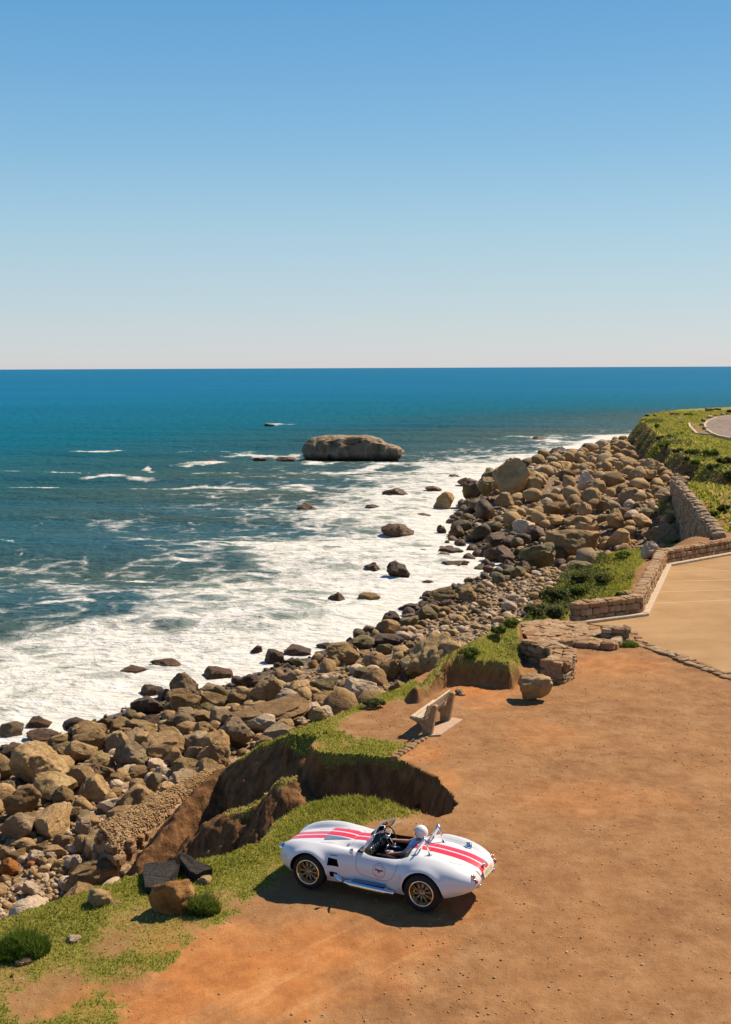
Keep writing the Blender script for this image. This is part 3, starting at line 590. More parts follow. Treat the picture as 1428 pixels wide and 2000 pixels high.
# boulders one can point at: photo position, size, tone, shape (r round, a angular) and how to recognise them
NAMED = [
 # --- left beach
 (13,1530,36,58,'grey','r','smooth grey rounded boulder cut by the left edge of the picture'),
 (22,1424,50,38,'grey','r','grey-brown rock standing in the foam at the far left edge'),
 (75,1411,54,28,'wet','a','dark wet rock in the foam, second from the left edge'),
 (84,1436,84,28,'wet','a','low dark wet rock slab awash in front of the dark foam rocks at far left'),
 (10,1466,30,22,'wet','r','small dark wet rock at the left edge in the last wash of foam'),
 (79,1500,122,84,'tan','a','huge tan-brown angular boulder, biggest on the left beach below the foam'),
 (40,1573,82,68,'brown','a','large brown boulder with cracked faces in front of the huge tan one'),
 (36,1617,78,56,'grey','r','large grey-brown rounded boulder near the left edge above the pale rubble'),
 (186,1546,70,52,'tan','r','smooth tan egg-shaped boulder with a crack, left of the rubble block'),
 (128,1560,52,42,'brown','r','brown rounded boulder just left of the cracked egg-shaped one'),
 (139,1589,46,36,'brown','r','twin-lobed brown boulder above the end of the rubble block'),
 (109,1588,34,28,'tan','r','small tan boulder wedged left of the twin-lobed brown one'),
 (75,1546,32,30,'tan','r','tan upright stone leaning on the right flank of the huge tan boulder'),
 (255,1478,74,54,'grey','a','grey-brown angular flat-sided boulder in the middle of the left beach'),
 (339,1480,40,38,'tan','r','tan egg-shaped boulder right of the flat-sided grey one'),
 (382,1475,44,48,'tan','r','warm tan upright boulder under the start of the brown spur'),
 (418,1478,66,56,'brown','r','shaded brown boulder tucked against the eroded brown spur'),
 (324,1447,56,48,'brown','r','brown domed boulder above the egg-shaped tan one'),
 (350,1411,64,38,'grey','r','smooth grey domed boulder below the big round shore boulder'),
 (395,1426,44,32,'tan','a','tan blocky boulder with a sunlit top left of the layered slab'),
 (277,1449,44,34,'tan','r','light tan rounded boulder left of the brown domed one'),
 (211,1414,38,26,'olive','r','olive wet boulder at the tideline on the left beach'),
 (215,1449,34,28,'olive','r','shiny olive-green boulder with wet highlights at the tideline'),
 (258,1502,42,26,'pale','a','pale split stone in front of the flat-sided grey boulder'),
 (266,1540,38,34,'tan','r','rounded tan stone left of the grey peaked stone by the rubble'),
 (302,1529,42,36,'grey','a','grey peaked stone standing at the foot of the rubble block'),
 (350,1526,46,32,'pale','r','pale smooth stone at the upper end of the rubble block'),
 (317,1509,40,26,'pale','r','pale stone behind the grey peaked stone'),
 (226,1525,38,28,'brown','r','brown stone between the egg-shaped boulder and the grey peaked stone'),
 (164,1498,38,24,'pale','r','pale tan stone right of the huge tan boulder'),
 (182,1520,50,26,'brown','r','brown flat stone above the cracked egg-shaped boulder'),
 (127,1644,46,34,'tan','r','tan stone in the rubble left of the block\'s end face'),
 (167,1620,38,40,'pale','a','pale grey stone leaning on the end of the rubble block'),
 (167,1598,44,30,'grey','a','grey slab-like stone above the end of the rubble block'),
 (47,1650,52,28,'tan','r','flat tan stone at the upper edge of the pale rubble'),
 (84,1655,32,26,'tan','r','tan wedge stone beside the flat tan stone'),
 (36,1669,46,26,'brown','r','brown flat stone in the pale rubble near the left edge'),
 (9,1664,28,34,'tan','r','tan stone at the very left edge of the rubble'),
 (22,1697,46,36,'orange','r','orange-tan rounded stone in the bottom-left rubble'),
 (70,1675,34,28,'pale','a','white angular stone in the bottom-left rubble'),
 (98,1677,26,24,'pale','r','small white stone right of the white angular one'),
 (142,1689,38,36,'pale','a','cream broken stone beside the shadow of the rubble block'),
 (62,1738,36,30,'pale','a','pale squarish stone above the grass edge at bottom left'),
 # --- middle beach
 (260,1311,62,24,'wet','r','low dark wet rock in the foam, left of the round shore boulder'),
 (327,1295,70,22,'wet','a','thin dark rock ridge awash in the foam'),
 (426,1315,62,26,'wet','r','brown wet whaleback rock in the foam right of the round shore boulder'),
 (356,1340,66,48,'grey','r','big round grey-brown boulder standing at the edge of the foam'),
 (409,1347,52,26,'grey','r','low grey boulder leaning on the right of the round shore boulder'),
 (297,1349,48,24,'wet','r','dark wet boulder left of the round shore boulder'),
 (291,1378,72,38,'wet','r','wet brown boulder with olive sheen below the dark wet ones'),
 (360,1380,64,46,'brown','a','dark brown angular split boulder below the round shore boulder'),
 (396,1368,34,32,'tan','r','tan boulder beside the dark split boulder'),
 (521,1349,70,62,'tan','a','big tan-brown craggy boulder in the middle of the beach'),
 (295,1408,58,28,'wet','r','reddish-brown wet boulder at the tideline above the left beach'),
 (408,1387,46,26,'olive','r','olive-brown boulder between the dark split and the craggy tan boulders'),
 (453,1365,42,26,'olive','r','wet olive boulder left of the craggy tan boulder'),
 (488,1330,46,26,'wet','r','dark wet boulder at the tideline behind the craggy tan boulder'),
 (441,1392,38,28,'tan','r','tan rounded boulder left of the layered slab'),
 (568,1346,32,24,'pale','r','pale stone right of the craggy tan boulder'),
 (514,1417,70,44,'pale','a','whitish angular boulder on the lower edge of the layered slab'),
 (702,1349,78,46,'pale','a','big pale white boulder behind the grass edge left of the bench'),
 (637,1337,70,32,'olive','r','olive-brown flat-topped boulder left of the big pale one'),
 (633,1369,70,42,'brown','r','shaded brown boulder below the olive flat-topped one'),
 (659,1374,36,26,'pale','a','small white stone leaning on the big pale boulder'),
 (583,1410,46,26,'pale','a','white flat stone between the layered slab and the grass edge'),
 (620,1395,40,28,'tan','r','tan stone at the grass edge right of the white flat stone'),
 (502,1269,26,18,'wet','r','small dark rock alone in the foam, left of the two dark humps'),
 (536,1283,40,30,'wet','r','dark rounded hump in the foam, left of the long brown hump'),
 (582,1270,64,20,'wet','r','long low brown hump in the foam'),
 (575,1292,32,14,'wet','r','small flat dark rock in front of the long brown hump'),
 (637,1261,42,14,'wet','a','low dark rock at the edge of the foam above the craggy boulder'),
 (672,1273,28,16,'wet','a','small dark pointed rock in the foam above the pebbles'),
 (758,1247,70,26,'wet','r','dark wet boulder at the tideline left of the largest tan boulder'),
 (751,1267,36,26,'olive','r','glossy olive boulder in front of the dark tideline boulder'),
 (762,1310,46,40,'brown','a','brown squarish boulder leaning on the left of the largest tan boulder'),
 (710,1318,50,28,'olive','r','olive boulder left of the squarish brown one'),
 # --- rocks in the water
 (773,964,58,22,'wet','a','dark flat-topped rock in the foam nearest the big offshore rock'),
 (600,991,44,17,'wet','a','brown low rock breaking the surface left of the dark flat-topped one'),
 (775,1036,66,30,'wet','a','jagged dark rock with white spill in the middle of the foam'),
 (728,1108,42,20,'wet','a','smaller of two pointed dark rocks side by side in the foam'),
 (775,1114,54,36,'wet','a','larger pointed dark rock, right of its smaller twin in the foam'),
 (658,1171,40,26,'wet','a','dark rock alone in the foam, left of the flat brown rock'),
 (719,1168,50,20,'brown','r','flat brown rock alone in the foam'),
 (800,1186,46,18,'wet','r','brown flat rock in the foam near the pebble shore'),
 (876,1179,34,20,'wet','a','dark rock at the pebble shore right of the brown flat one'),
 (878,1077,56,16,'wet','r','long low brown rock in the foam in front of the dark pile'),
 (829,1077,24,10,'wet','r','little dark rock left of the long low brown one'),
 (893,1102,64,18,'wet','r','long dark rock at the tideline below the boulder pile'),
 (835,1136,26,9,'wet','r','tiny flat dark rock in the foam'),
 (807,1205,52,12,'wet','r','thin dark rock at the edge of the pebble shore'),
 (887,931,28,10,'wet','r','small dark rock offshore of the boulder pile'),
 (914,943,54,18,'wet','a','low pinkish wet rock at the tip of the boulder pile'),
 (849,955,40,10,'wet','r','thin dark rock left of the low pinkish one'),
 (830,1008,40,10,'wet','r','low reddish rock in the foam left of the wet brown boulders'),
 (727,990,34,6,'wet','r','barely showing brown rock in the foam centre'),
 (1057,858,38,7,'wet','r','dark rock breaking the white wave off the headland'),
 (558,897,40,13,'wet','r','low dark rock just left of the big offshore rock'),
 (510,898,34,9,'wet','r','lower dark rock farther left of the big offshore rock'),
 (417,901,30,8,'wet','r','small dark rock in white water, leftmost of the offshore row'),
 (528,831,24,5,'wet','r','most distant dark rock, a speck in the open sea'),
 # --- right pile
 (995,942,74,74,'tan','a','big pointed tan boulder crowning the seaward side of the boulder pile'),
 (950,957,38,38,'olive','a','dark olive block leaning on the left of the pointed tan boulder'),
 (1040,944,40,46,'tan','a','tan block right of the pointed tan boulder'),
 (1092,890,64,30,'wet','a','long dark boulder at the far tip of the pile by the waves'),
 (1010,912,36,24,'wet','a','dark boulder behind the pointed tan boulder'),
 (871,980,48,32,'brown','a','wet brown boulder at the left end of the pile, touching the foam'),
 (912,990,40,26,'wet','a','dark boulder right of the wet brown boulder at the pile\'s left end'),
 (1118,1066,108,66,'brown','r','huge grey-brown boulder at the near foot of the pile'),
 (1209,1054,52,40,'tan','r','rounded tan boulder right of the huge grey-brown one'),
 (1292,1044,82,42,'grey','r','big smooth whale-backed boulder at the foot of the beach wall'),
 (1268,1078,40,36,'pale','a','pale angular rock leaning outside the corner of the parking wall'),
 (1133,1102,56,19,'olive','r','flat olive boulder in front of the huge grey-brown one'),
 (1020,1110,44,28,'wet','r','glossy dark boulder at the waterline below the pile'),
 (1048,1100,36,22,'wet','r','dark glossy boulder right of the waterline one'),
 (1033,1078,46,30,'wet','a','dark squarish boulder left of the huge grey-brown one'),
 (1050,1046,46,30,'wet','r','dark domed boulder above the squarish dark one'),
 (969,1056,44,26,'wet','r','dark boulder at the foam below the middle of the pile'),
 (975,1082,70,34,'wet','a','dark barnacled boulder mass at the waterline'),
 (1090,1018,48,22,'tan','r','flat tan boulder in the centre of the pile'),
 (1139,1002,34,32,'tan','a','tan upright boulder in the centre of the pile'),
 (1205,1010,30,28,'tan','r','round-topped tan boulder above the rounded tan one'),
 (1177,989,36,26,'brown','r','brown boulder in the upper middle of the pile'),
 (1144,943,38,42,'pale','a','pale pointed boulder in the upper pile'),
 (1246,944,32,28,'tan','a','blocky tan boulder near the cliff foot'),
 (1268,917,42,34,'tan','a','large tan boulder against the cliff of the headland'),
 (893,1040,34,26,'wet','a','wet boulder in the spray at the pile\'s left foot'),
 (861,1034,22,18,'wet','a','small wet pointed rock in the spray'),
 (1216,1000,40,22,'grey','r','grey boulder beside the round-topped tan one'),
 (1262,1005,44,24,'grey','r','grey boulder between the pile and the beach wall'),
 (1196,905,40,20,'tan','a','tan slab high on the far end of the pile'),
 (1106,927,40,22,'brown','r','brown boulder behind the pale pointed one'),
 (1330,944,34,18,'grey','r','grey stone perched on the far end of the beach wall'),
]
SPECIAL = []
seedn = 0
for e in NAMED:
    px, py, w, h, tn, sh, lab = e
    seedn += 1
    big = w * h > 2600
    if big:
        me = np_mesh('boulder', *rock_shape(900 + seedn, 5, 16 if sh == 'a' else 8, .15 if sh == 'a' else .12)); me.materials.append(ROCKM[tn])
    else:
        me = toned(random.choice((PEAKS if tn == 'wet' else ANGULAR) if sh == 'a' else ROUND), tn)
    cat = 'rock' if tn == 'wet' else 'boulder'
    o = put_rock('sea_rock' if (tn == 'wet' and py < 1300) else 'boulder', me, px, py, w, h * 1.06, tilt=.10 if sh == 'a' else .05)
    tag(o, lab, cat, 'boulders along the shore' if not (tn == 'wet' and py < 1300) else 'dark rocks awash in the foam'); SPECIAL.append(o)

# ---- the biggest ones, each with its own shape
def sculpt(name, seed, px, py, w, h, tn, label, cat='boulder', fn=None, depth=None, cuts=9, rough=.14, square=0, sink=.2, yaw=0, tilt=0, sub=5, z=None, layered=0):
    V, F = rock_shape(seed, sub, cuts, rough, square, layered)
    if fn: V = fn(V)
    me = np_mesh(name, V, F); me.materials.append(ROCKM[tn] if isinstance(tn, str) else tn)
    o = put_rock(name, me, px, py, w, h, yaw=yaw, depth=depth, sink=sink, tilt=tilt, z=z); tag(o, label, cat); return o
def offshore(V):
    x = V[:, 0].copy(); up = V[:, 2] > 0
    zc = np.sign(V[:, 2]) * np.abs(V[:, 2]) ** .55
    top = np.interp(x, [-1, -.93, -.8, -.45, 0, .3, .52, .62, .70, .86, .95, 1], [.30, .78, .98, 1.0, .97, 1.0, .86, .68, .50, .44, .30, .10]) + .05 * fbm(x * 5, V[:, 1] * 3, oct=3)
    lob = np.abs(np.sin(np.pi * (np.interp(x, [-1, -.70, -.42, -.06, .12, .52, .66, 1], [0.2, 1, 2, 3, 4, 5, 6, 6.8]) + .22 * fbm(x * 3, V[:, 2] * 1.5, oct=3)))) ** .35
    crev = .70 + .30 * lob
    V[:, 1] = np.sign(V[:, 1]) * np.abs(V[:, 1]) ** .75 * crev * (1 - .22 * np.clip(zc, 0, 1) ** 2)
    V[:, 2] = np.where(up, zc * top * (.90 + .10 * lob), V[:, 2]); V[:, 0] = x * (1 - .05 * np.clip(zc, 0, 1))
    f = fbm(V[:, 0] * 6, V[:, 1] * 5, V[:, 2] * 3, oct=4, ridged=True); V[:, 1] *= 1 - .18 * f; V[:, 2] *= 1 - .09 * f
    return V
def find_mat(): return ROCKM['brown']
k, c, r, a, b, g = rock_mat('offshore stone')
gz_ = k.n.new('ShaderNodeSeparateXYZ'); k.l.new(c, gz_.inputs[0]); zz = k.n.new('ShaderNodeSeparateXYZ'); k.l.new(k.coord('Object'), zz.inputs[0])
stv = k.noise(k.scale(k.coord('Object'), (9, 3, 1.6)), 1.0, 5, .65)
col = k.ramp(k.math('ADD', k.math('MULTIPLY', a, .4), k.math('MULTIPLY', stv, .6)), [(.28, (.08, .050, .028)), (.5, (.29, .195, .112)), (.70, (.56, .41, .25))])
col = k.mix(k.mrange(zz.outputs[2], -.45, -.1, .9, 0), col, (.016, .012, .010, 1))
k.set('Base Color', col); k.set('Roughness', .8); k.bump(k.math('ADD', b, stv), .9, .25)
tag(sculpt('offshore_rock', 31, 689, 880, 206, 57, k.m, 'big flat-topped grooved rock island rising from the sea', 'rock', offshore, depth=4.6, cuts=0, rough=.08, square=.30, sink=.30, z=-.3))
tag(sculpt('boulder', 37, 840, 1290, 146, 122, 'tan', 'largest tan boulder beside the grass hump, dry twigs in front of it', 'boulder', depth=2.2, cuts=12, rough=.22, square=.25, tilt=.06, z=.7, sink=.35), group='boulders along the shore')
tag(sculpt('layered_rock', 41, 522, 1402, 172, 54, 'brown', 'broad layered brown rock slab with parallel ledges on the beach', 'rock', depth=1.55, cuts=4, rough=.10, square=.35, layered=.05, tilt=-.10, sub=5))
PLACED_N = len(PLACED)
# ================================================================== LOOSE BOULDERS BETWEEN THE BIG ONES
PILE = poly_px([(845, 1095), (880, 1000), (925, 950), (1000, 902), (1100, 884), (1215, 852), (1262, 880), (1300, 960), (1330, 1010), (1335, 1062), (1230, 1082), (1140, 1112), (1010, 1122), (900, 1075)], 1.0)
COBBLE = poly_px([(985, 1128), (1040, 1115), (1120, 1112), (1130, 1125), (1085, 1170), (1030, 1205), (960, 1240), (900, 1262), (850, 1262), (780, 1268), (700, 1300), (690, 1280), (800, 1225), (900, 1180)], .7)
RUBBLE = poly_px([(-40, 1660), (60, 1670), (160, 1690), (165, 1730), (90, 1800), (-60, 1830)], .9)
LAND = [((79, 1500), 'huge tan boulder on the left beach'), ((356, 1340), 'big round shore boulder'), ((521, 1349), 'craggy tan boulder mid beach'), ((522, 1402), 'layered rock slab'), ((702, 1349), 'big pale boulder by the bench lawn'),
        ((838, 1277), 'largest tan boulder'), ((995, 950), 'pointed tan boulder'), ((1118, 1066), 'huge boulder at the pile\'s foot'), ((1209, 1054), 'rounded tan boulder'), ((1292, 1044), 'whale-backed boulder'),
        ((1144, 946), 'pale pointed boulder'), ((1268, 917), 'tan boulder against the headland'), ((1092, 890), 'long dark boulder at the tip'), ((255, 1478), 'flat-sided grey boulder'), ((186, 1546), 'cracked egg-shaped boulder'),
        ((871, 980), 'wet brown boulder at the foam'), ((1020, 1110), 'glossy waterline boulder'), ((1139, 1002), 'tan upright boulder mid pile'), ((1196, 905), 'tan slab at the far pile'), ((22, 1697), 'orange-tan rounded stone'), ((302, 1529), 'grey peaked stone')]
NC = 9000
cx = rng.uniform(-16, 48, NC); cy = 26 * (215 / 26) ** rng.uniform(0, 1, NC)
ex_ = rng.uniform(-20, 6, 3000); ey_ = rng.uniform(24, 46, 3000)
cx = np.concatenate([cx, ex_]); cy = np.concatenate([cy, ey_])
TPc = quick(cx, cy)
qx, qy, qd = to_px(np.stack([cx, cy, np.maximum(TPc['z'], 0)], -1))
pil, cob, rub = sdf(PILE, cx, cy), sdf(COBBLE, cx, cy), sdf(RUBBLE, cx, cy)
ok = (TPc['sT'] < -.25) & (TPc['sH'] < -1.0) & (TPc['dW'] > np.where(pil > 0, -4.5, -1.6)) & (TPc['cliff'] < .5) & (qx > -420) & (qx < 1470) & (qy > 780) & (qy < 1850) & ~TPc['spur']
ok &= (pil > 0) | (TPc['dW'] > rng.uniform(-.2, 1.6, len(cx)))
ok &= ~((TPc['sT'] > -3.2) & (cx > -2.6) & (cy < 31.5))
ok &= ~((cx < -2.0) & (cx > -6.6) & (cy < 31.0) & (TPc['dA'] < 2.2))
r_ = np.where(pil > 0, np.exp(rng.normal(math.log(.47), .46, len(cx))), np.where(rub > 0, np.exp(rng.normal(math.log(.13), .5, len(cx))), np.exp(rng.normal(math.log(.34), .52, len(cx)))))
r_ = np.where((cob > 0) & (pil < 0), np.exp(rng.normal(math.log(.16), .35, len(cx))), r_)
r_ = np.clip(r_, .07, np.where(pil > 0, 1.15, .72))
r_ = np.where(TPc['dW'] < 0, np.minimum(r_, .5), r_)
cand = np.where(ok)[0]; cand = cand[np.argsort(-r_[cand])]
PX = [p[0] for p in PLACED]; PY = [p[1] for p in PLACED]; PR = [max(p[2], p[3]) * .8 for p in PLACED]
accepted = []
PXa, PYa, PRa = np.array(PX), np.array(PY), np.array(PR)
PXa = np.concatenate([PXa, np.zeros(len(cand))]); PYa = np.concatenate([PYa, np.zeros(len(cand))]); PRa = np.concatenate([PRa, np.zeros(len(cand))]); m = len(PX)
for i in cand:
    dd = np.hypot(PXa[:m] - cx[i], PYa[:m] - cy[i]); lim = .74 * (PRa[:m] + r_[i])
    if (dd < lim).any(): continue
    if TPc['dW'][i] < 0 and rng.random() < (.25 if pil[i] > 0 else .55): continue
    PXa[m], PYa[m], PRa[m] = cx[i], cy[i], r_[i]; m += 1; accepted.append(i)
def tone_for(i):
    w = TPc['dW'][i]; u = rng.random()
    if cob[i] > 0 and pil[i] < 0: return 'wet' if u < .5 else ('olive' if u < .7 else 'brown')
    if w < (1.3 if pil[i] < 0 else 3.6): return 'wet' if u < .70 else 'olive'
    if w < 3.2 and pil[i] < 0: return 'olive' if u < .4 else 'brown'
    if rub[i] > 0: return 'pale' if u < .55 else ('tan' if u < .9 else 'orange')
    if pil[i] > 0: return 'tan' if u < .62 else ('brown' if u < .86 else ('grey' if u < .95 else 'pale'))
    return 'brown' if u < .34 else ('tan' if u < .68 else ('grey' if u < .88 else 'pale'))
accepted = np.array(accepted)
pxsize = r_[accepted] * 2 * FPX / qd[accepted]
order = np.argsort(-pxsize)
DIRS = ['right of', 'behind and right of', 'behind', 'behind and left of', 'left of', 'in front and left of', 'in front of', 'in front and right of']
TW = {'wet': 'dark wet', 'olive': 'olive', 'brown': 'brown', 'tan': 'tan', 'grey': 'grey', 'pale': 'pale', 'orange': 'orange'}
seen_labels = set(o['label'] for o in SPECIAL)
small = []; nind = 0
for j in order:
    i = accepted[j]; tn = tone_for(i); ang = rng.random() < (.78 if pil[i] > 0 else .55)
    lx, ly = qx[i], qy[i]
    s3 = (r_[i] * rng.uniform(.9, 1.15), r_[i] * rng.uniform(.75, 1.0), r_[i] * rng.uniform(.55, .85))
    zc = max(TPc['z'][i], -.12) + s3[2] * rng.uniform(.45, .8) + (rng.uniform(0, .55) * (r_[i] > .5) if pil[i] > 2 else 0)
    if TPc['dW'][i] < -.2: zc = s3[2] * rng.uniform(.05, .45)
    yw = rng.uniform(0, 6.28); tl = rng.uniform(-.3, .3)
    vis = -6 < lx < 1434 and ly < 1780
    lab = None
    if nind < 148 and vis and pxsize[j] > 11:
        (ax, ay), nm = min(LAND, key=lambda q: math.hypot(q[0][0] - lx, (q[0][1] - ly) * 1.3))
        dd = math.hypot(ax - lx, ay - ly); dr = DIRS[int(round(math.degrees(math.atan2(ay - ly, lx - ax)) / 45)) % 8]
        szw = 'large' if pxsize[j] > 44 else ('mid-sized' if pxsize[j] > 30 else ('small' if pxsize[j] > 20 else 'tiny'))
        lab = f"{szw} {TW[tn]} {'angular' if ang else 'rounded'} boulder {'just ' if dd < 55 else ('farther ' if dd > 105 else '')}{dr} the {nm}"
        if lab in seen_labels or len(lab.replace('-', ' ').split()) > 16 or len(lab.split()) > 16: lab = None
    if lab:
        seen_labels.add(lab); nind += 1
        o = bpy.data.objects.new('boulder', toned((ANGULAR if ang else ROUND)[int(rng.integers(0, 10))], tn)); C.objects.link(o)
        o.location = (cx[i], cy[i], zc); o.scale = s3; o.rotation_euler = (tl, tl * .6, yw)
        tag(o, lab, 'boulder', 'boulders along the shore')
    else: small.append((cx[i], cy[i], zc, s3, yw, tl, tn, pxsize[j]))
# the rest, and the shingle between them, as one mass per tone
SH = {s: [rock_shape(400 + i, s, 5, .12)[0] for i in range(10)] for s in (1, 2)}
def mass(name, items, tn, parent=None, label=None, cat=None):
    Vs, Fs, n = [], [], 0
    for (x, y, z, s3, yw, tl, q) in items:
        lv = 2 if q > 9 else 1; V = SH[lv][int(rng.integers(0, 10))] * np.array(s3); F = ICO[lv][1]
        c, s = math.cos(yw), math.sin(yw); V = np.stack([V[:, 0] * c - V[:, 1] * s, V[:, 0] * s + V[:, 1] * c, V[:, 2] + tl * V[:, 0]], -1) + np.array([x, y, z])
        Vs.append(V); Fs.append(F + n); n += len(V)
    if not Vs: return None
    me = np_mesh(name, np.vstack(Vs), np.vstack(Fs)); o = link_mesh(name, me, parent, ROCKM[tn]); o['kind'] = 'stuff'
    if label: tag(o, label, cat)
    return o
NS = 22000
gx2 = np.concatenate([rng.uniform(-16, 30, NS), rng.uniform(-15, 2, 5000)]); gy2 = np.concatenate([27 * (110 / 27) ** rng.uniform(0, 1, NS), rng.uniform(26, 44, 5000)])
T2 = quick(gx2, gy2); ax_, ay_, ad_ = to_px(np.stack([gx2, gy2, T2['z']], -1))
o2 = (T2['sT'] < -.1) & (T2['sH'] < -.5) & (T2['dW'] > -.4) & (T2['cliff'] < .35) & (ax_ > -40) & (ax_ < 1460) & (ay_ < 1830) & (ay_ > 800)
for i in np.where(o2)[0]:
    r = float(np.exp(rng.normal(math.log(.075 if gy2[i] < 60 else .14), .45))); w = T2['dW'][i]; u = rng.random()
    tn = ('wet' if u < .6 else 'olive') if w < 1.6 else ('pale' if u < .38 else ('tan' if u < .72 else ('brown' if u < .85 else 'grey')))
    small.append((gx2[i], gy2[i], T2['z'][i] + r * .3, (r, r * rng.uniform(.7, 1), r * rng.uniform(.5, .8)), rng.uniform(0, 6.28), rng.uniform(-.2, .2), tn, r * 2 * FPX / ad_[i]))
for tn in ROCKM:
    it = [s[:6] + (s[7],) for s in small if s[6] == tn]
    mass('shore_stones', it, tn, None, f'countless small {TW.get(tn, tn)} stones filling the gaps between the shore boulders', 'stones')

# ================================================================== MASONRY
def stone_mesh(seed):
    g = np.random.default_rng(seed); bm = bmesh.new(); bmesh.ops.create_cube(bm, size=1.0)
    for v in bm.verts: v.co += Vector(g.uniform(-.10, .10, 3))
    bmesh.ops.bevel(bm, geom=list(bm.edges), offset=.17, segments=1, profile=.5, affect='EDGES')
    for v in bm.verts: v.co += Vector(g.uniform(-.035, .035, 3))
    me = bpy.data.meshes.new('stone'); bm.to_mesh(me); bm.free(); return me
k, c, r, a, b, g = rock_mat('masonry stone')
col = k.ramp(r, [(0, (.38, .19, .085)), (.25, (.52, .30, .145)), (.5, (.60, .40, .22)), (.75, (.44, .26, .13)), (1, (.66, .50, .31))])
col = k.mix(k.mrange(b, .35, .7, .55, 0), col, (.17, .09, .045, 1)); k.set('Base Color', col); k.set('Roughness', .9); k.set('Specular IOR Level', .15); k.bump(b, .8, .06)
MASON = k.m
k, c, r, a, b, g = rock_mat('old mortar')
P0 = k.pos(); b = k.noise(P0, 6, 6, .7); k.set('Base Color', k.ramp(b, [(.3, (.28, .155, .08)), (.5, (.44, .27, .145)), (.7, (.58, .40, .25))])); k.set('Roughness', .95); k.set('Specular IOR Level', .1); k.bump(b, 1.0, .06)
MORTAR = k.m
STONE = [stone_mesh(50 + i) for i in range(10)]
for s in STONE: s.materials.append(MASON)
def add_stone(parent, loc, dims, rz, jit=.08):
    o = bpy.data.objects.new('stone', random.choice(STONE)); C.objects.link(o); o.parent = parent
    o.location = loc; o.scale = dims; o.rotation_euler = (random.uniform(-jit, jit), random.uniform(-jit, jit), rz + random.uniform(-jit, jit)); return o
class StoneBatch:
    """stones past the count limit or too small to pick apart, joined as one part"""
    def __init__(s): s.V = []; s.F = []; s.n = 0
    def add(s, loc, dims, rz, jit=.08):
        me = random.choice(STONE); V = np.array([v.co[:] for v in me.vertices]) * np.array(dims)
        e = np.array(Matrix.Rotation(rz + random.uniform(-jit, jit), 3, 'Z') @ Matrix.Rotation(random.uniform(-jit, jit), 3, 'X')); V = V @ e.T + np.array(loc)
        for p in me.polygons:
            q = [i + s.n for i in p.vertices]
            for t in range(1, len(q) - 1): s.F.append((q[0], q[t], q[t + 1]))
        s.V.append(V); s.n += len(V)
    def done(s, name, parent, mat=None):
        me = np_mesh(name, np.vstack(s.V), np.array(s.F), smooth=False); o = link_mesh(name, me, parent, mat or MASON); o['kind'] = 'stuff'; return o
def prism(bm, pts, z0, z1):
    lo = [bm.verts.new((p[0], p[1], z0 if np.isscalar(z0) else z0[i])) for i, p in enumerate(pts)]
    hi = [bm.verts.new((p[0], p[1], z1 if np.isscalar(z1) else z1[i])) for i, p in enumerate(pts)]
    n = len(pts)
    bm.faces.new(lo[::-1]); bm.faces.new(hi)
    for i in range(n): bm.faces.new((lo[i], lo[(i + 1) % n], hi[(i + 1) % n], hi[i]))
def offset_path(path, d):
    out = []
    for i, p in enumerate(path):
        ns = []
        for a, b in ((i - 1, i), (i, i + 1)):
            if 0 <= a and b < len(path):
                e = path[b] - path[a]; e = e / np.linalg.norm(e); ns.append(np.array([-e[1], e[0]]))
        n = sum(ns); n /= np.linalg.norm(n); out.append(p + n * d / max(.4, float(n @ ns[0])))
    return out
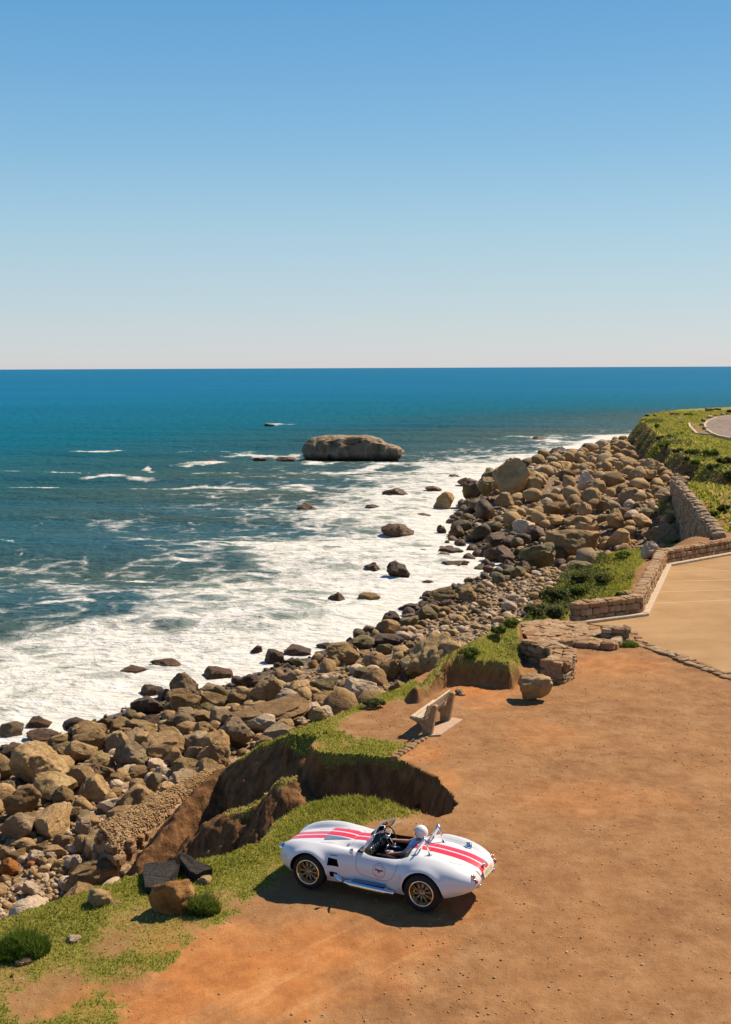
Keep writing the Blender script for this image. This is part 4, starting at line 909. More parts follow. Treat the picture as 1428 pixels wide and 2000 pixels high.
def masonry(root, path, thick, z0, z1, sl=.32, sh=.22, top=True, back=False, limit=10 ** 6, batch=None, jit=.08, ragged=0.0, prot=.07):
    """path: the front foot line; the wall body lies to the left of the walking direction. Core of mortar, stones set in it."""
    path = [np.array(p[:2], float) for p in path]; base = Vector(root.location); b2 = np.array(base[:2])
    far = offset_path(path, thick); ins = offset_path(path, .05); inb = offset_path(path, thick - .05)
    bm = bmesh.new()
    for i in range(len(path) - 1):
        q = [ins[i], ins[i + 1], inb[i + 1], inb[i]]; prism(bm, [p - b2 for p in q], z0 - base.z - .05, z1 - base.z - .05 + .002 * i)
    bm_obj('mortar', bm, MORTAR, root, smooth=False)
    cnt = 0
    def put(loc, dims, rz):
        nonlocal cnt
        L = (loc[0] - base.x, loc[1] - base.y, loc[2] - base.z)
        if batch is None or cnt < limit: add_stone(root, L, dims, rz, jit); cnt += 1
        else: batch.add(L, dims, rz, jit)
    for i in range(len(path) - 1):
        for a, b, on in ((path[i], path[i + 1], True), (far[i], far[i + 1], back)):
            if not on: continue
            e = b - a; L = np.linalg.norm(e); e /= L; rz = math.atan2(e[1], e[0]); n = np.array([-e[1], e[0]])
            z = z0; row = 0
            while z < z1 - .04:
                h = min(sh * random.uniform(.85, 1.15), z1 - z); s = -random.uniform(0, .1)
                if z1 - z - h < sh * .4: h = z1 - z
                while s < L - .03:
                    l = min(sl * random.uniform(.6, 1.45), L - s + .05)
                    c_ = a + e * (s + l / 2) + n * ((.04 if a is path[i] else -.04) + random.uniform(-.018, .012))
                    zz = z + h / 2 + random.uniform(-.012, .012)
                    if random.random() > ragged * (z - z0) / max(z1 - z0, .01) : put((c_[0], c_[1], zz), (l * .97, .16 + prot, h * .96), rz)
                    s += l
                z += h; row += 1
        if top:
            e = path[i + 1] - path[i]; L = np.linalg.norm(e); e /= L; rz = math.atan2(e[1], e[0]); n = np.array([-e[1], e[0]])
            nt = max(1, int(round(thick / .28)))
            for tq in range(nt):
                s = -.05
                while s < L - .02:
                    l = min(sl * random.uniform(.7, 1.4), L - s + .06); w = thick / nt
                    c_ = path[i] + e * (s + l / 2) + n * (w * (tq + .5))
                    put((c_[0], c_[1], z1 - .035 + random.uniform(-.02, .025)), (l * .97, w * .97, .14), rz); s += l
    return cnt
# ---- car park: surface, painted bays, kerb, wall
k = N('car park surface'); P0 = k.pos(); n1 = k.noise(P0, .5, 5, .6); n2 = k.noise(P0, 9, 5, .7); n3 = k.noise(P0, 70, 2, .5)
col = k.ramp(n1, [(.3, (.36, .205, .085)), (.6, (.47, .285, .13))]); col = k.mix(k.mrange(n2, .4, .75, 0, .40), col, (.27, .15, .065, 1)); n4 = k.noise(k.scale(P0, (.25, 1.1, 1)), 1.0, 7, .72); col = k.mix(k.mrange(n4, .52, .70, 0, .5), col, (.25, .14, .062, 1)); col = k.mix(k.mrange(n4, .30, .44, .35, 0), col, (.44, .29, .15, 1)); col = k.mix(k.mrange(n3, .45, .7, 0, .3), col, (.56, .38, .21, 1))
k.set('Base Color', col); k.set('Roughness', .95); k.set('Specular IOR Level', .1); k.bump(n3, .5, .02); ASPH = k.m
bm = bmesh.new(); prism(bm, PARK, TZ - .25, TZ)
tag(bm_obj('parking_lot', bm, ASPH, None, smooth=False), kind='structure')
PAINT = simple_mat('worn road paint', (.45, .31, .17), .8, spec=.1); CREAM = simple_mat('cream kerb concrete', (.66, .53, .38), .85, spec=.1)
k = N('cream kerb concrete'); n1 = k.noise(k.pos(), 5, 5, .65); k.set('Base Color', k.ramp(n1, [(.3, (.44, .32, .20)), (.6, (.62, .47, .32)), (.8, (.70, .57, .41))])); k.set('Roughness', .9); k.bump(n1, .4, .02); CREAM = k.m
for i, (xa, ya, yb) in enumerate(((1303, 1116.5, 1115), (1296, 1135.5, 1133), (1288, 1156.5, 1152), (1279, 1178.5, 1172))):
    a, b = U(xa, ya, TZ), U(1428, yb, TZ); e = b - a; e /= np.linalg.norm(e); b = a + e * 6.0; n = np.array([-e[1], e[0], 0]) * .055
    bm = bmesh.new(); prism(bm, [(a - n)[:2], (b - n)[:2], (b + n)[:2], (a + n)[:2]], TZ - .02, TZ + .004)
    tag(bm_obj('bay_line', bm, PAINT, None, smooth=False), kind='structure')
W0, W1, W2, W3 = [U(*p, TZ)[:2] for p in ((1136, 1216), (1252, 1201), (1299, 1105), (1428, 1081.5))]
W4 = W3 + (W3 - W2) / np.linalg.norm(W3 - W2) * 7
kin = offset_path([W0, W1, W2, W4], -.30)
kb = offset_path([W0, W1, W2, W4], .02)
bm = bmesh.new()
for i in range(3): prism(bm, [kin[i], kin[i + 1], kb[i + 1], kb[i]], TZ - .1, TZ + .11 + .002 * i)
o = bm_obj('kerb', bm, CREAM, None, smooth=False); bv = o.modifiers.new('b', 'BEVEL'); bv.width = .025; tag(o, kind='structure')
root = empty('stone_wall', (W0[0], W0[1], TZ)); tag(root, 'low tan stone wall with a cream kerb edging the parking lot', 'wall')
bt = StoneBatch(); masonry(root, [W0, W1, W2, W4], .42, TZ + .03, TZ + .72, sl=.34, sh=.23, limit=296, batch=bt, back=False); 
if bt.n: bt.done('stonework', root)
e = (W1 - W0) / np.linalg.norm(W1 - W0); n = np.array([-e[1], e[0]])
for zz in (0.14, .38, .60): add_stone(root, ((n * .22 - e * .12)[0], (n * .22 - e * .12)[1], zz), (.30, .46, .24), math.atan2(e[1], e[0]))
# ---- beach retaining wall
RA, RB = np.array([19.15, 66.6]), np.array([24.45, 97.6])
root = empty('retaining_wall', (RA[0], RA[1], 1.2)); tag(root, 'tall grey-brown rubble wall holding the bank above the boulder beach', 'wall')
e = (RB - RA) / np.linalg.norm(RB - RA); n = np.array([-e[1], e[0]]); L = np.linalg.norm(RB - RA)
bm = bmesh.new(); q = [RA, RB, RB - n * .55, RA - n * .55]; prism(bm, [p - RA for p in q], -.6, [3.62, 3.85, 3.85, 3.62]); bm_obj('mortar', bm, MORTAR, root, smooth=False)
bt = StoneBatch()
k, c, r, a, b, g = rock_mat('grey rubble'); v = k.voro(k.pos(), 3.5, out='Color'); sp_ = k.n.new('ShaderNodeSeparateColor'); k.l.new(v, sp_.inputs[0])
k.set('Base Color', k.ramp(sp_.outputs[0], [(0, (.24, .15, .08)), (.5, (.40, .27, .16)), (1, (.54, .40, .26))])); k.set('Roughness', .95); k.set('Specular IOR Level', .1); k.bump(k.noise(k.pos(), 9, 4, .6), .6, .06); RUBM = k.m
s = 0.0
while s < L:
    l = random.uniform(.26, .5); z = -.3
    while z < 3.6 + .23 * s / L:
        h = random.uniform(.18, .3); p = e * (s + l / 2 + random.uniform(-.1, .1)) + n * random.uniform(-.02, .05)
        bt.add((p[0], p[1], z + h / 2), (l, .22, h), math.atan2(e[1], e[0]), .16); z += h * .95
    p = e * (s + l / 2) - n * .28; bt.add((p[0], p[1], 3.66 + .23 * s / L + random.uniform(-.05, .12)), (l, .5, .26), math.atan2(e[1], e[0]), .2)
    s += l * .95
bt.done('stonework', root, RUBM)
# ---- ruined field walls by the pale boulder
def cpt(px, py, z=TZ): return U(px, py, z)[:2]
root = empty('ruined_stone_wall', (*cpt(1090, 1302), TZ)); tag(root, 'broken waist-high dry stone wall bending beside the dirt lot', 'wall', )
masonry(root, [cpt(1016, 1288), cpt(1052, 1297), cpt(1080, 1306), cpt(1076, 1322), cpt(1060, 1330)][::1], .62, TZ - .05, TZ + .62, sl=.34, sh=.2, back=True, jit=.16, ragged=.15, prot=.1)
root = empty('stone_platform', (*cpt(1120, 1262), TZ)); tag(root, 'low broken stone platform with grass patches behind the ruined wall', 'platform')
plat = poly_px([(1062, 1268), (1120, 1262), (1196, 1270), (1208, 1254), (1132, 1224), (1050, 1220), (1018, 1226), (1030, 1256)], TZ)
b2 = np.array(root.location[:2]); bm = bmesh.new(); prism(bm, [p - b2 for p in plat], -.1, .185); bm_obj('mortar', bm, MORTAR, root, smooth=False)
fr = [cpt(1062, 1268), cpt(1120, 1262), cpt(1196, 1270), cpt(1208, 1254)]
for a, b in zip(fr[:-1], fr[1:]):
    e = b - a; L = np.linalg.norm(e); e /= L; s = 0
    while s < L:
        l = random.uniform(.3, .6); c_ = a + e * (s + l / 2) - b2; add_stone(root, (c_[0], c_[1], .10 + random.uniform(-.02, .05)), (l, .38, .27), math.atan2(e[1], e[0]), .1); s += l * .97
cnt = 0
while cnt < 130:
    x, y = random.uniform(plat[:, 0].min(), plat[:, 0].max()), random.uniform(plat[:, 1].min(), plat[:, 1].max())
    if sdf(plat, np.array([x]), np.array([y]))[0] < .08: continue
    add_stone(root, (x - b2[0], y - b2[1], .165 + random.uniform(-.015, .02)), (random.uniform(.25, .6), random.uniform(.2, .5), random.uniform(.08, .12)), random.uniform(0, 3.1), .12); cnt += 1
q = cpt(1204, 1256); root = empty('masonry_stub', (q[0], q[1], TZ)); tag(root, 'squat stub of old stonework with grass at its foot by the parking lot', 'wall stub')
masonry(root, [q + np.array([-.42, -.05]), q + np.array([.42, -.05])], .5, TZ - .02, TZ + .52, sl=.36, sh=.2, back=True, jit=.15, ragged=.2, prot=.1)
# ---- half-buried stone edging between dirt and car park
root = empty('stone_edging', (*cpt(1330, 1286), TZ)); tag(root, 'long half-buried stone edging between the dirt and the parking lot', 'edging'); b2 = np.array(root.location[:2])
ep = [cpt(1226, 1232), cpt(1246, 1256), cpt(1330, 1286), cpt(1428, 1323), cpt(1560, 1375)]
for a, b in zip(ep[:-1], ep[1:]):
    e = b - a; L = np.linalg.norm(e); e /= L; n = np.array([-e[1], e[0]]); s = 0
    while s < L:
        l = random.uniform(.22, .5)
        for w in (-.16, .12):
            c_ = a + e * (s + l / 2) + n * (w + random.uniform(-.05, .05)) - b2; add_stone(root, (c_[0], c_[1], .005 + random.uniform(-.02, .03)), (l * .95, random.uniform(.2, .32), .13), math.atan2(e[1], e[0]), .09)
        s += l
root = empty('stone_edging', (*cpt(795, 1462), TZ)); tag(root, 'short row of pale kerb stones by the bench above the gully', 'edging'); b2 = np.array(root.location[:2])
a, b = cpt(768, 1482), cpt(832, 1440); e = (b - a) / np.linalg.norm(b - a)
for i in range(9):
    c_ = a + e * np.linalg.norm(b - a) * (i + .5) / 9 - b2; add_stone(root, (c_[0], c_[1], -.02), (np.linalg.norm(b - a) / 9 * random.uniform(.75, .95), random.uniform(.16, .24), .16), math.atan2(e[1], e[0]), .12)
# ---- fallen rubble block on the beach
cor = [U(230, 1655, 1.75), U(185, 1603, 2.05), U(392, 1506, 2.05), U(432, 1500, 1.85)]
root = empty('rubble_block', tuple(cor[0][:2]) + (.5,)); tag(root, 'fallen slab of pebbly masonry lying on the beach beside the spur', 'masonry block')
b3 = np.array(root.location); nu, nv = 60, 16; V = []; F = []
def P(u, v): return (cor[0] * (1 - u) + cor[3] * u) * (1 - v) + (cor[1] * (1 - u) + cor[2] * u) * v
for i in range(nu + 1):
    for j in range(nv + 1):
        u, v = i / nu, j / nv; p = P(u, v).copy()
        dd = .10 * fbm(np.array([p[0] * 2]), np.array([p[1] * 2]), oct=3)[0]; V.append(p + np.array([0, 0, dd - .25 * (abs(v - .5) * 2) ** 6 - .2 * max(0, .06 - u) / .06]))
W = nv + 1
F = [(i * W + j, (i + 1) * W + j, (i + 1) * W + j + 1, i * W + j + 1) for i in range(nu) for j in range(nv)]
rim = [i * W for i in range(nu + 1)] + [nu * W + j for j in range(1, W)] + [i * W + nv for i in range(nu - 1, -1, -1)] + [j for j in range(nv - 1, 0, -1)]
cen = P(.5, .5); prev = rim
for lv in range(1, 6):
    cur = []
    for q in rim:
        p = V[q].copy(); f = lv / 5; out_ = (p - cen); out_[2] = 0; p = p + out_ * (.02 * f); p[2] = p[2] * (1 - f) + .1 * f
        p[:2] += .06 * np.array([perlin(p[0] * 3, p[2] * 3 + 2, p[1] * 3), perlin(p[0] * 3 + 9, p[2] * 3, p[1] * 3)]); cur.append(len(V)); V.append(p)
    for i in range(len(rim)): F.append((prev[i], cur[i], cur[(i + 1) % len(rim)], prev[(i + 1) % len(rim)]))
    prev = cur
me = np_mesh('mortar', np.array(V) - b3, np.array(F)); link_mesh('mortar', me, root, MORTAR)
bt = StoneBatch()
for _ in range(2500):
    u, v = random.random(), random.random(); p = P(u, v); r = random.uniform(.022, .062)
    bt.add(tuple(p - b3 + np.array([0, 0, .10 * fbm(np.array([p[0] * 2]), np.array([p[1] * 2]), oct=3)[0] - .25 * (abs(v - .5) * 2) ** 6 + .005])), (r * 1.4, r * 1.1, r), random.uniform(0, 3), .5)
bt.done('pebbles', root, ROCKM['tan'])
for f0, f1, nn in ((0, 1, 26), (0, 3, 60)):
    for _ in range(nn):
        t = random.random(); p = cor[f0] * (1 - t) + cor[f1] * t; out_ = p - cen; out_[2] = 0; p = p + out_ * .012; p[2] = random.uniform(.55, p[2] - .12) ; dv = cor[f1] - cor[f0]
        add_stone(root, tuple(p - b3), (random.uniform(.16, .38), .2, random.uniform(.12, .24)), math.atan2(dv[1], dv[0]), .2)
# ---- bench of two concrete legs and timber slats on a concrete pad
bn = U(835, 1436, TZ); bf = U(869.5, 1409, TZ); ax = (bf - bn); Lb = np.linalg.norm(ax); ang = math.atan2(ax[1], ax[0])
root = empty('park_bench', (bn[0], bn[1], TZ), ang); tag(root, 'weathered slatted bench on concrete legs facing the sea', 'bench')
k = N('bench concrete'); n1 = k.noise(k.pos(), 9, 5, .65); k.set('Base Color', k.ramp(n1, [(.3, (.30, .185, .095)), (.55, (.46, .30, .165)), (.75, (.56, .40, .24))])); k.set('Roughness', .95); k.set('Specular IOR Level', .1); k.bump(n1, .5, .02); BCON = k.m
k = N('bench timber'); n1 = k.noise(k.scale(k.coord('Object'), (2, 26, 26)), 1.5, 5, .6); k.set('Base Color', k.ramp(n1, [(.3, (.46, .33, .20)), (.6, (.68, .53, .35)), (.8, (.76, .62, .43))])); k.set('Roughness', .8); k.bump(n1, .3, .01); BTIM = k.m
prof = [(-.11, 0), (.11, 0), (.10, .22), (.17, .30), (.40, .40), (.40, .46), (.02, .43), (-.03, .47), (-.12, .80), (-.20, .82), (-.23, .78), (-.17, .40), (-.14, .2)]
for x in (.0, Lb):
    bm = bmesh.new(); t = .14
    lo = [bm.verts.new((x - t / 2, p[0] * 1.15, p[1])) for p in prof]; hi = [bm.verts.new((x + t / 2, p[0] * 1.15, p[1])) for p in prof]
    bm.faces.new(lo); bm.faces.new(hi[::-1])
    for i in range(len(prof)): bm.faces.new((lo[i], hi[i], hi[(i + 1) % len(prof)], lo[(i + 1) % len(prof)]))
    bmesh.ops.recalc_face_normals(bm, faces=bm.faces); bmesh.ops.bevel(bm, geom=list(bm.edges), offset=.008, segments=1, affect='EDGES')
    bm_obj('leg', bm, BCON, root, smooth=False)
def plank(y, z, w, t, tilt):
    bm = bmesh.new(); bmesh.ops.create_cube(bm, size=1); bmesh.ops.scale(bm, vec=(Lb + .34, w * 1.1, t * 1.25), verts=bm.verts)
    bmesh.ops.bevel(bm, geom=list(bm.edges), offset=.008, segments=2, affect='EDGES')
    bmesh.ops.rotate(bm, cent=(0, 0, 0), matrix=Matrix.Rotation(tilt, 3, 'X'), verts=bm.verts); bmesh.ops.translate(bm, vec=(Lb / 2, y, z), verts=bm.verts); return bm
for y, z in ((.345, .478), (.22, .468), (.095, .457)): bm_obj('seat_slat', plank(y, z, .105, .042, .08), BTIM, root, smooth=False)
for y, z in ((-.005, .60), (-.055, .755)): bm_obj('back_slat', plank(y, z, .042, .115, -.30 + .6), BTIM, root, smooth=False) if False else bm_obj('back_slat', plank(y, z, .042, .115, .30), BTIM, root, smooth=False)
pad = poly_px([(835, 1440), (861, 1438), (904, 1408), (884, 1404), (845, 1424)], TZ); k = N('pink concrete'); n1 = k.noise(k.pos(), 6, 5, .65); k.set('Base Color', k.ramp(n1, [(.3, (.46, .285, .18)), (.7, (.58, .40, .28))])); k.set('Roughness', .95); k.bump(n1, .3, .01)
bm = bmesh.new(); prism(bm, pad, TZ - .1, TZ + .045); tag(bm_obj('concrete_pad', bm, k.m, None, smooth=False), 'pinkish concrete pad under the bench', 'pad', kind='thing')
# ---- far headland: road loop, kerb, edging boulders, walls of old stone
HZ = 5.32
def fz(px, py): p = hit(px, py); return p
zr = 5.84
road = np.array([U(*p, zr)[:2] for p in ((1428, 856), (1408, 852), (1392, 846), (1382, 838), (1378, 829), (1386, 821), (1402, 815.5), (1428, 812))] + [[140, 215], [120, 130]])
k = N('grey road'); n1 = k.noise(k.pos(), 3, 5, .65); k.set('Base Color', k.ramp(n1, [(.3, (.20, .14, .12)), (.7, (.30, .21, .18))])); k.set('Roughness', .95)
bm = bmesh.new(); prism(bm, road, zr - 1.2, zr); tag(bm_obj('road', bm, k.m, None, smooth=False), kind='structure')
ko = offset_path([*road[:8]], .28); ki = offset_path([*road[:8]], -.02)
bm = bmesh.new()
for i in range(7): prism(bm, [ki[i], ki[i + 1], ko[i + 1], ko[i]], zr - 1.0, zr + .10 + .002 * i)
tag(bm_obj('kerb', bm, CREAM, None, smooth=False), kind='structure')
for i, (px, py, w, h, tn, lab) in enumerate(((1376, 822, 14, 9, 'tan', 'pale boulder edging the far road bend, leftmost of the row'), (1388, 816, 15, 8, 'pale', 'cream boulder edging the far road, top of the bend'), (1371, 830, 12, 9, 'tan', 'tan boulder edging the far road just below the leftmost'),
        (1377, 838, 13, 9, 'tan', 'tan boulder edging the far road at the bend'), (1383, 843, 15, 8, 'pale', 'pale boulder edging the lower side of the far road'), (1400, 812, 12, 7, 'tan', 'small tan boulder on the far road\'s upper kerb'),
        (1411, 810, 11, 7, 'pale', 'small pale boulder farther along the upper kerb'), (1421, 808, 10, 7, 'tan', 'rightmost small tan boulder on the upper kerb of the far road'), (1406, 850, 14, 6, 'orange', 'orange flat stone in the grass below the far road'),
        (1330, 825, 9, 6, 'brown', 'brown boulder alone on the headland grass'), (1328, 818, 10, 5, 'pale', 'pale flat stone on the headland grass behind the brown one'))):
    o = put_rock('boulder', toned(random.choice(ANGULAR), tn), px, py, w, h); tag(o, lab, 'boulder', 'stones on the far headland')
for px, py, w, h, lab in ((1319, 808, 16, 7, 'small dark ruined wall on the headland skyline, nearer the point'), (1386, 801, 12, 9, 'dark ruined wall stump on the headland skyline, right one')):
    q = hit(px, py + 4); s_ = to_px(q)[2][0] / FPX; root = empty('ruined_wall', tuple(q)); tag(root, lab, 'wall')
    masonry(root, [q[:2] + np.array([-w * s_ / 2, 0]), q[:2] + np.array([w * s_ / 2, .2])], .7, q[2] - .1, q[2] + h * s_ * .8, sl=.7, sh=.4, top=True, jit=.15)
ap = np.array([U(*p, zr)[:2] for p in ((1346, 826), (1348, 833), (1361, 846), (1388, 848), (1377, 838), (1373, 829), (1378, 821))])
bm = bmesh.new(); prism(bm, ap, zr - 1.2, zr - .08); k = N('brown path'); n1 = k.noise(k.pos(), 1, 5, .65); k.set('Base Color', k.ramp(n1, [(.3, (.24, .125, .065)), (.7, (.36, .20, .11))])); k.set('Roughness', .95); tag(bm_obj('path', bm, k.m, None, smooth=False), kind='structure')
bm = bmesh.new(); o1 = offset_path([*ap[:4]], -.15); o2 = offset_path([*ap[:4]], .15)
for i in range(3): prism(bm, [o1[i], o1[i + 1], o2[i + 1], o2[i]], zr - 1, zr + .05 + .002 * i)
tag(bm_obj('kerb', bm, CREAM, None, smooth=False), kind='structure')
# ================================================================== THE OPEN SPORTS CAR
def interp(xs, ys, x):
    """monotone cubic through the stations"""
    xs = np.array(xs, float); ys = np.array(ys, float)
    if xs[0] > xs[-1]: xs, ys = xs[::-1], ys[::-1]
    h = np.diff(xs); d = np.diff(ys) / h; m = np.zeros(len(xs)); m[0], m[-1] = d[0], d[-1]
    for i in range(1, len(xs) - 1):
        m[i] = 0 if d[i - 1] * d[i] <= 0 else (h[i - 1] + h[i]) * 3 / ((2 * h[i] + h[i - 1]) / d[i - 1] + (h[i] + 2 * h[i - 1]) / d[i])
    x = np.clip(x, xs[0], xs[-1]); i = np.clip(np.searchsorted(xs, x) - 1, 0, len(h) - 1); t = (x - xs[i]) / h[i]
    return ys[i] * (1 + 2 * t) * (1 - t) ** 2 + m[i] * h[i] * t * (1 - t) ** 2 + ys[i + 1] * t * t * (3 - 2 * t) + m[i + 1] * h[i] * t * t * (t - 1)
ST = dict(x =[.80, .76, .68, .55, .35, .12, -.10, -.40, -.70, -.95, -1.30, -1.70, -1.95, -2.22, -2.50, -2.80, -3.02, -3.14, -3.20],
          zc=[.50, .58, .635, .675, .715, .755, .785, .825, .850, .862, .858, .860, .872, .868, .845, .800, .735, .675, .56],
          yf=[.24, .36, .45, .51, .545, .565, .575, .575, .56, .55, .56, .58, .585, .60, .59, .55, .47, .40, .28],
          zf=[.48, .585, .665, .735, .795, .825, .832, .812, .785, .775, .755, .765, .850, .905, .885, .82, .735, .66, .55],
          w =[.26, .45, .585, .69, .775, .815, .815, .765, .715, .70, .705, .76, .835, .88, .87, .80, .69, .585, .40],
          zw=[.46, .47, .48, .50, .53, .54, .53, .50, .48, .47, .48, .51, .54, .56, .56, .56, .55, .54, .52],
          wb=[.20, .37, .52, .63, .70, .73, .72, .69, .665, .655, .66, .70, .75, .79, .785, .71, .60, .50, .34],
          zb=[.42, .36, .31, .27, .235, .21, .20, .185, .18, .18, .18, .185, .20, .22, .25, .30, .36, .41, .48])
xsn = np.concatenate([np.linspace(.80, .55, 12)[:-1], np.linspace(.55, -2.9, 84)[:-1], np.linspace(-2.9, -3.20, 14)])
par = {q: interp(ST['x'], ST[q], xsn) for q in ST if q != 'x'}
def ring(i):
    p = {q: par[q][i] for q in par}; zv = min(p['zc'], p['zf']) - .022
    ctrl = [(0, p['zc']), (.14, p['zc'] - .003), (.27, p['zc'] - .012), (p['yf'] * .70, zv), (p['yf'] * .86, zv + (p['zf'] - zv) * .72), (p['yf'], p['zf']), (p['yf'] + (p['w'] - p['yf']) * .55, p['zf'] - (p['zf'] - p['zw']) * .22),
            (p['yf'] + (p['w'] - p['yf']) * .90, p['zf'] - (p['zf'] - p['zw']) * .58), (p['w'], p['zw']), (p['w'] * .985, p['zw'] - (p['zw'] - p['zb']) * .5), (p['wb'] + .01, p['zb'] + .035), (p['wb'] - .05, p['zb']), (p['wb'] * .5, p['zb']), (0, p['zb'])]
    c = np.array(ctrl); full = np.vstack([c[:0:-1] * [-1, 1], c]); full = np.vstack([c[1] * [-1, 1], c, c[-2] * [-1, 1]])
    out = []; ns = 5
    for j in range(1, len(full) - 2):
        p0, p1, p2, p3 = full[j - 1:j + 3]
        for t in np.arange(ns) / ns:
            out.append(.5 * ((2 * p1) + (-p0 + p2) * t + (2 * p0 - 5 * p1 + 4 * p2 - p3) * t * t + (-p0 + 3 * p1 - 3 * p2 + p3) * t ** 3))
    out.append(c[-1]); return np.array(out)
half = [ring(i) for i in range(len(xsn))]; nh = len(half[0])
V = []
for i, x in enumerate(xsn):
    h = half[i]; full = np.vstack([h, h[-2:0:-1] * [-1, 1]])
    yy, zz = full[:, 0].copy(), full[:, 1].copy()
    for axx, rad in ((0.0, .40), (-2.286, .415)):
        rr_ = np.hypot(x - axx, zz - .33); bul = (.058 if axx == 0 else .040) * np.exp(-((rr_ - rad) / .055) ** 2) * np.clip((zz - .25) / .12, 0, 1) * np.clip((np.abs(yy) - .5) / .15, 0, 1)
        yy += np.sign(yy) * bul
    V += [(x, a, b) for a, b in zip(yy, zz)]
nr = len(full); V = np.array(V); F = []
for i in range(len(xsn) - 1):
    for j in range(nr): F.append((i * nr + j, i * nr + (j + 1) % nr, (i + 1) * nr + (j + 1) % nr, (i + 1) * nr + j))
bm = bmesh.new(); bv = [bm.verts.new(v) for v in V]
for f in F: bm.faces.new([bv[q] for q in f])
bm.faces.new([bv[j] for j in range(nr)][::-1]); bm.faces.new([bv[(len(xsn) - 1) * nr + j] for j in range(nr)])
bmesh.ops.recalc_face_normals(bm, faces=bm.faces)
CAR = empty('sports_car', (0, 0, 0)); 
k = N('white paint with red stripes'); c = k.coord('Object'); s = k.n.new('ShaderNodeSeparateXYZ'); k.l.new(c, s.inputs[0])
ay = k.math('ABSOLUTE', s.outputs[1]); st_ = k.math('MULTIPLY', k.math('GREATER_THAN', ay, .019), k.math('LESS_THAN', ay, .188))
st_ = k.math('MULTIPLY', st_, k.math('GREATER_THAN', s.outputs[2], .30))
dust = k.noise(c, 3.5, 5, .6)
col = k.mix(st_, (.66, .65, .64, 1), (.62, .012, .028, 1)); col = k.mix(k.mrange(s.outputs[2], .18, .45, .35, 0), col, k.mix(dust, (.50, .34, .22, 1), (.7, .6, .5, 1)))
k.set('Base Color', col); k.set('Roughness', .30); k.set('Specular IOR Level', .5); k.set('Coat Weight', .6); k.set('Coat Roughness', .06); CARP = k.m
DARK = simple_mat('dark trim', (.012, .011, .011), .6, spec=.2); CHROME = simple_mat('chrome', (.78, .76, .73), .12, 1.0); RUB = simple_mat('tyre rubber', (.018, .017, .017), .75, spec=.25)
TRIM = simple_mat('black leather', (.020, .018, .017), .55, spec=.3); RED = simple_mat('red lamp', (.50, .012, .02), .18, spec=.6, coat=.5); AMBER = simple_mat('amber lamp', (.85, .27, .02), .2, spec=.6, coat=.5)
GOLD = simple_mat('bronze wheel centre', (.42, .29, .15), .34, .85); RIMM = simple_mat('polished rim', (.85, .70, .48), .18, 1.0)
body = bm_obj('body', bm, [CARP, DARK], CAR)
def bool_cut(target, bmc):
    me = bpy.data.meshes.new('cut'); bmesh.ops.recalc_face_normals(bmc, faces=bmc.faces); bmc.to_mesh(me); bmc.free(); me.materials.append(CARP); me.materials.append(DARK)
    for p in me.polygons: p.material_index = 1
    o = bpy.data.objects.new('cut', me); C.objects.link(o)
    md = target.modifiers.new('b', 'BOOLEAN'); md.operation = 'DIFFERENCE'; md.object = o; md.solver = 'EXACT'
    dg = bpy.context.evaluated_depsgraph_get(); dg.update(); nm = bpy.data.meshes.new_from_object(target.evaluated_get(dg)); target.modifiers.clear(); target.data = nm
    bpy.data.objects.remove(o)
def cyl_bm(r, y0, y1, x, z, n=56):
    b = bmesh.new(); lo = [b.verts.new((x + r * math.cos(2 * math.pi * i / n), y0, z + r * math.sin(2 * math.pi * i / n))) for i in range(n)]; hi = [b.verts.new((v.co.x, y1, v.co.z)) for v in lo]
    b.faces.new(lo); b.faces.new(hi[::-1])
    for i in range(n): b.faces.new((lo[i], hi[i], hi[(i + 1) % n], lo[(i + 1) % n]))
    return b
for sgn in (1, -1):
    bool_cut(body, cyl_bm(.372, sgn * .50, sgn * 1.1, 0, .335)); bool_cut(body, cyl_bm(.385, sgn * .50, sgn * 1.1, -2.286, .345))
# cockpit opening: rounded plan, deep tub
def plan_cut(pts, z0, z1):
    b = bmesh.new(); prism(b, pts, z0, z1); return b
cock = []
for t in np.linspace(0, 2 * math.pi, 64, endpoint=False):
    cs, sn = math.cos(t), math.sin(t); e = .42
    xx = -1.40 + .47 * math.copysign(abs(cs) ** e, cs) * (1.0 if cs < 0 else .98); yy = .575 * math.copysign(abs(sn) ** e, sn); cock.append((xx, yy))
bool_cut(body, plan_cut(cock, .27, 1.2))
for (x0, x1, z0, z1) in ((-.395, -.575, .515, .65), (-.44, -.58, .30, .405)):
    for sgn in (1, -1):
        b = bmesh.new(); q = [(x0, z0 + .01), (x1 - .03, z0 - .01), (x1 + .01, z1 - .015), (x0, z1 + .01)]
        lo = [b.verts.new((p[0], sgn * .60, p[1])) for p in q]; hi = [b.verts.new((p[0], sgn * .95, p[1])) for p in q]; b.faces.new(lo); b.faces.new(hi[::-1])
        for i in range(4): b.faces.new((lo[i], hi[i], hi[(i + 1) % 4], lo[(i + 1) % 4]))
        bool_cut(body, b)
for sgn, rr_ in ((1, 0), (-1, 0)): pass
b = bmesh.new(); bmesh.ops.create_uvsphere(b, u_segments=24, v_segments=12, radius=1); bmesh.ops.scale(b, vec=(.05, .235, .075), verts=b.verts); bmesh.ops.translate(b, vec=(.775, 0, .47), verts=b.verts); bm_obj('grille', b, DARK, CAR)
for p in body.data.polygons: p.use_smooth = True
try: body.data.set_sharp_from_angle(angle=R(38))
except Exception: pass
BVH = BVHTree.FromPolygons([v.co[:] for v in body.data.vertices], [p.vertices[:] for p in body.data.polygons])
def side_y(x, z, sgn=1):
    h = BVH.ray_cast(Vector((x, 1.3 * sgn, z)), Vector((0, -sgn, 0))); return h[0], h[1]
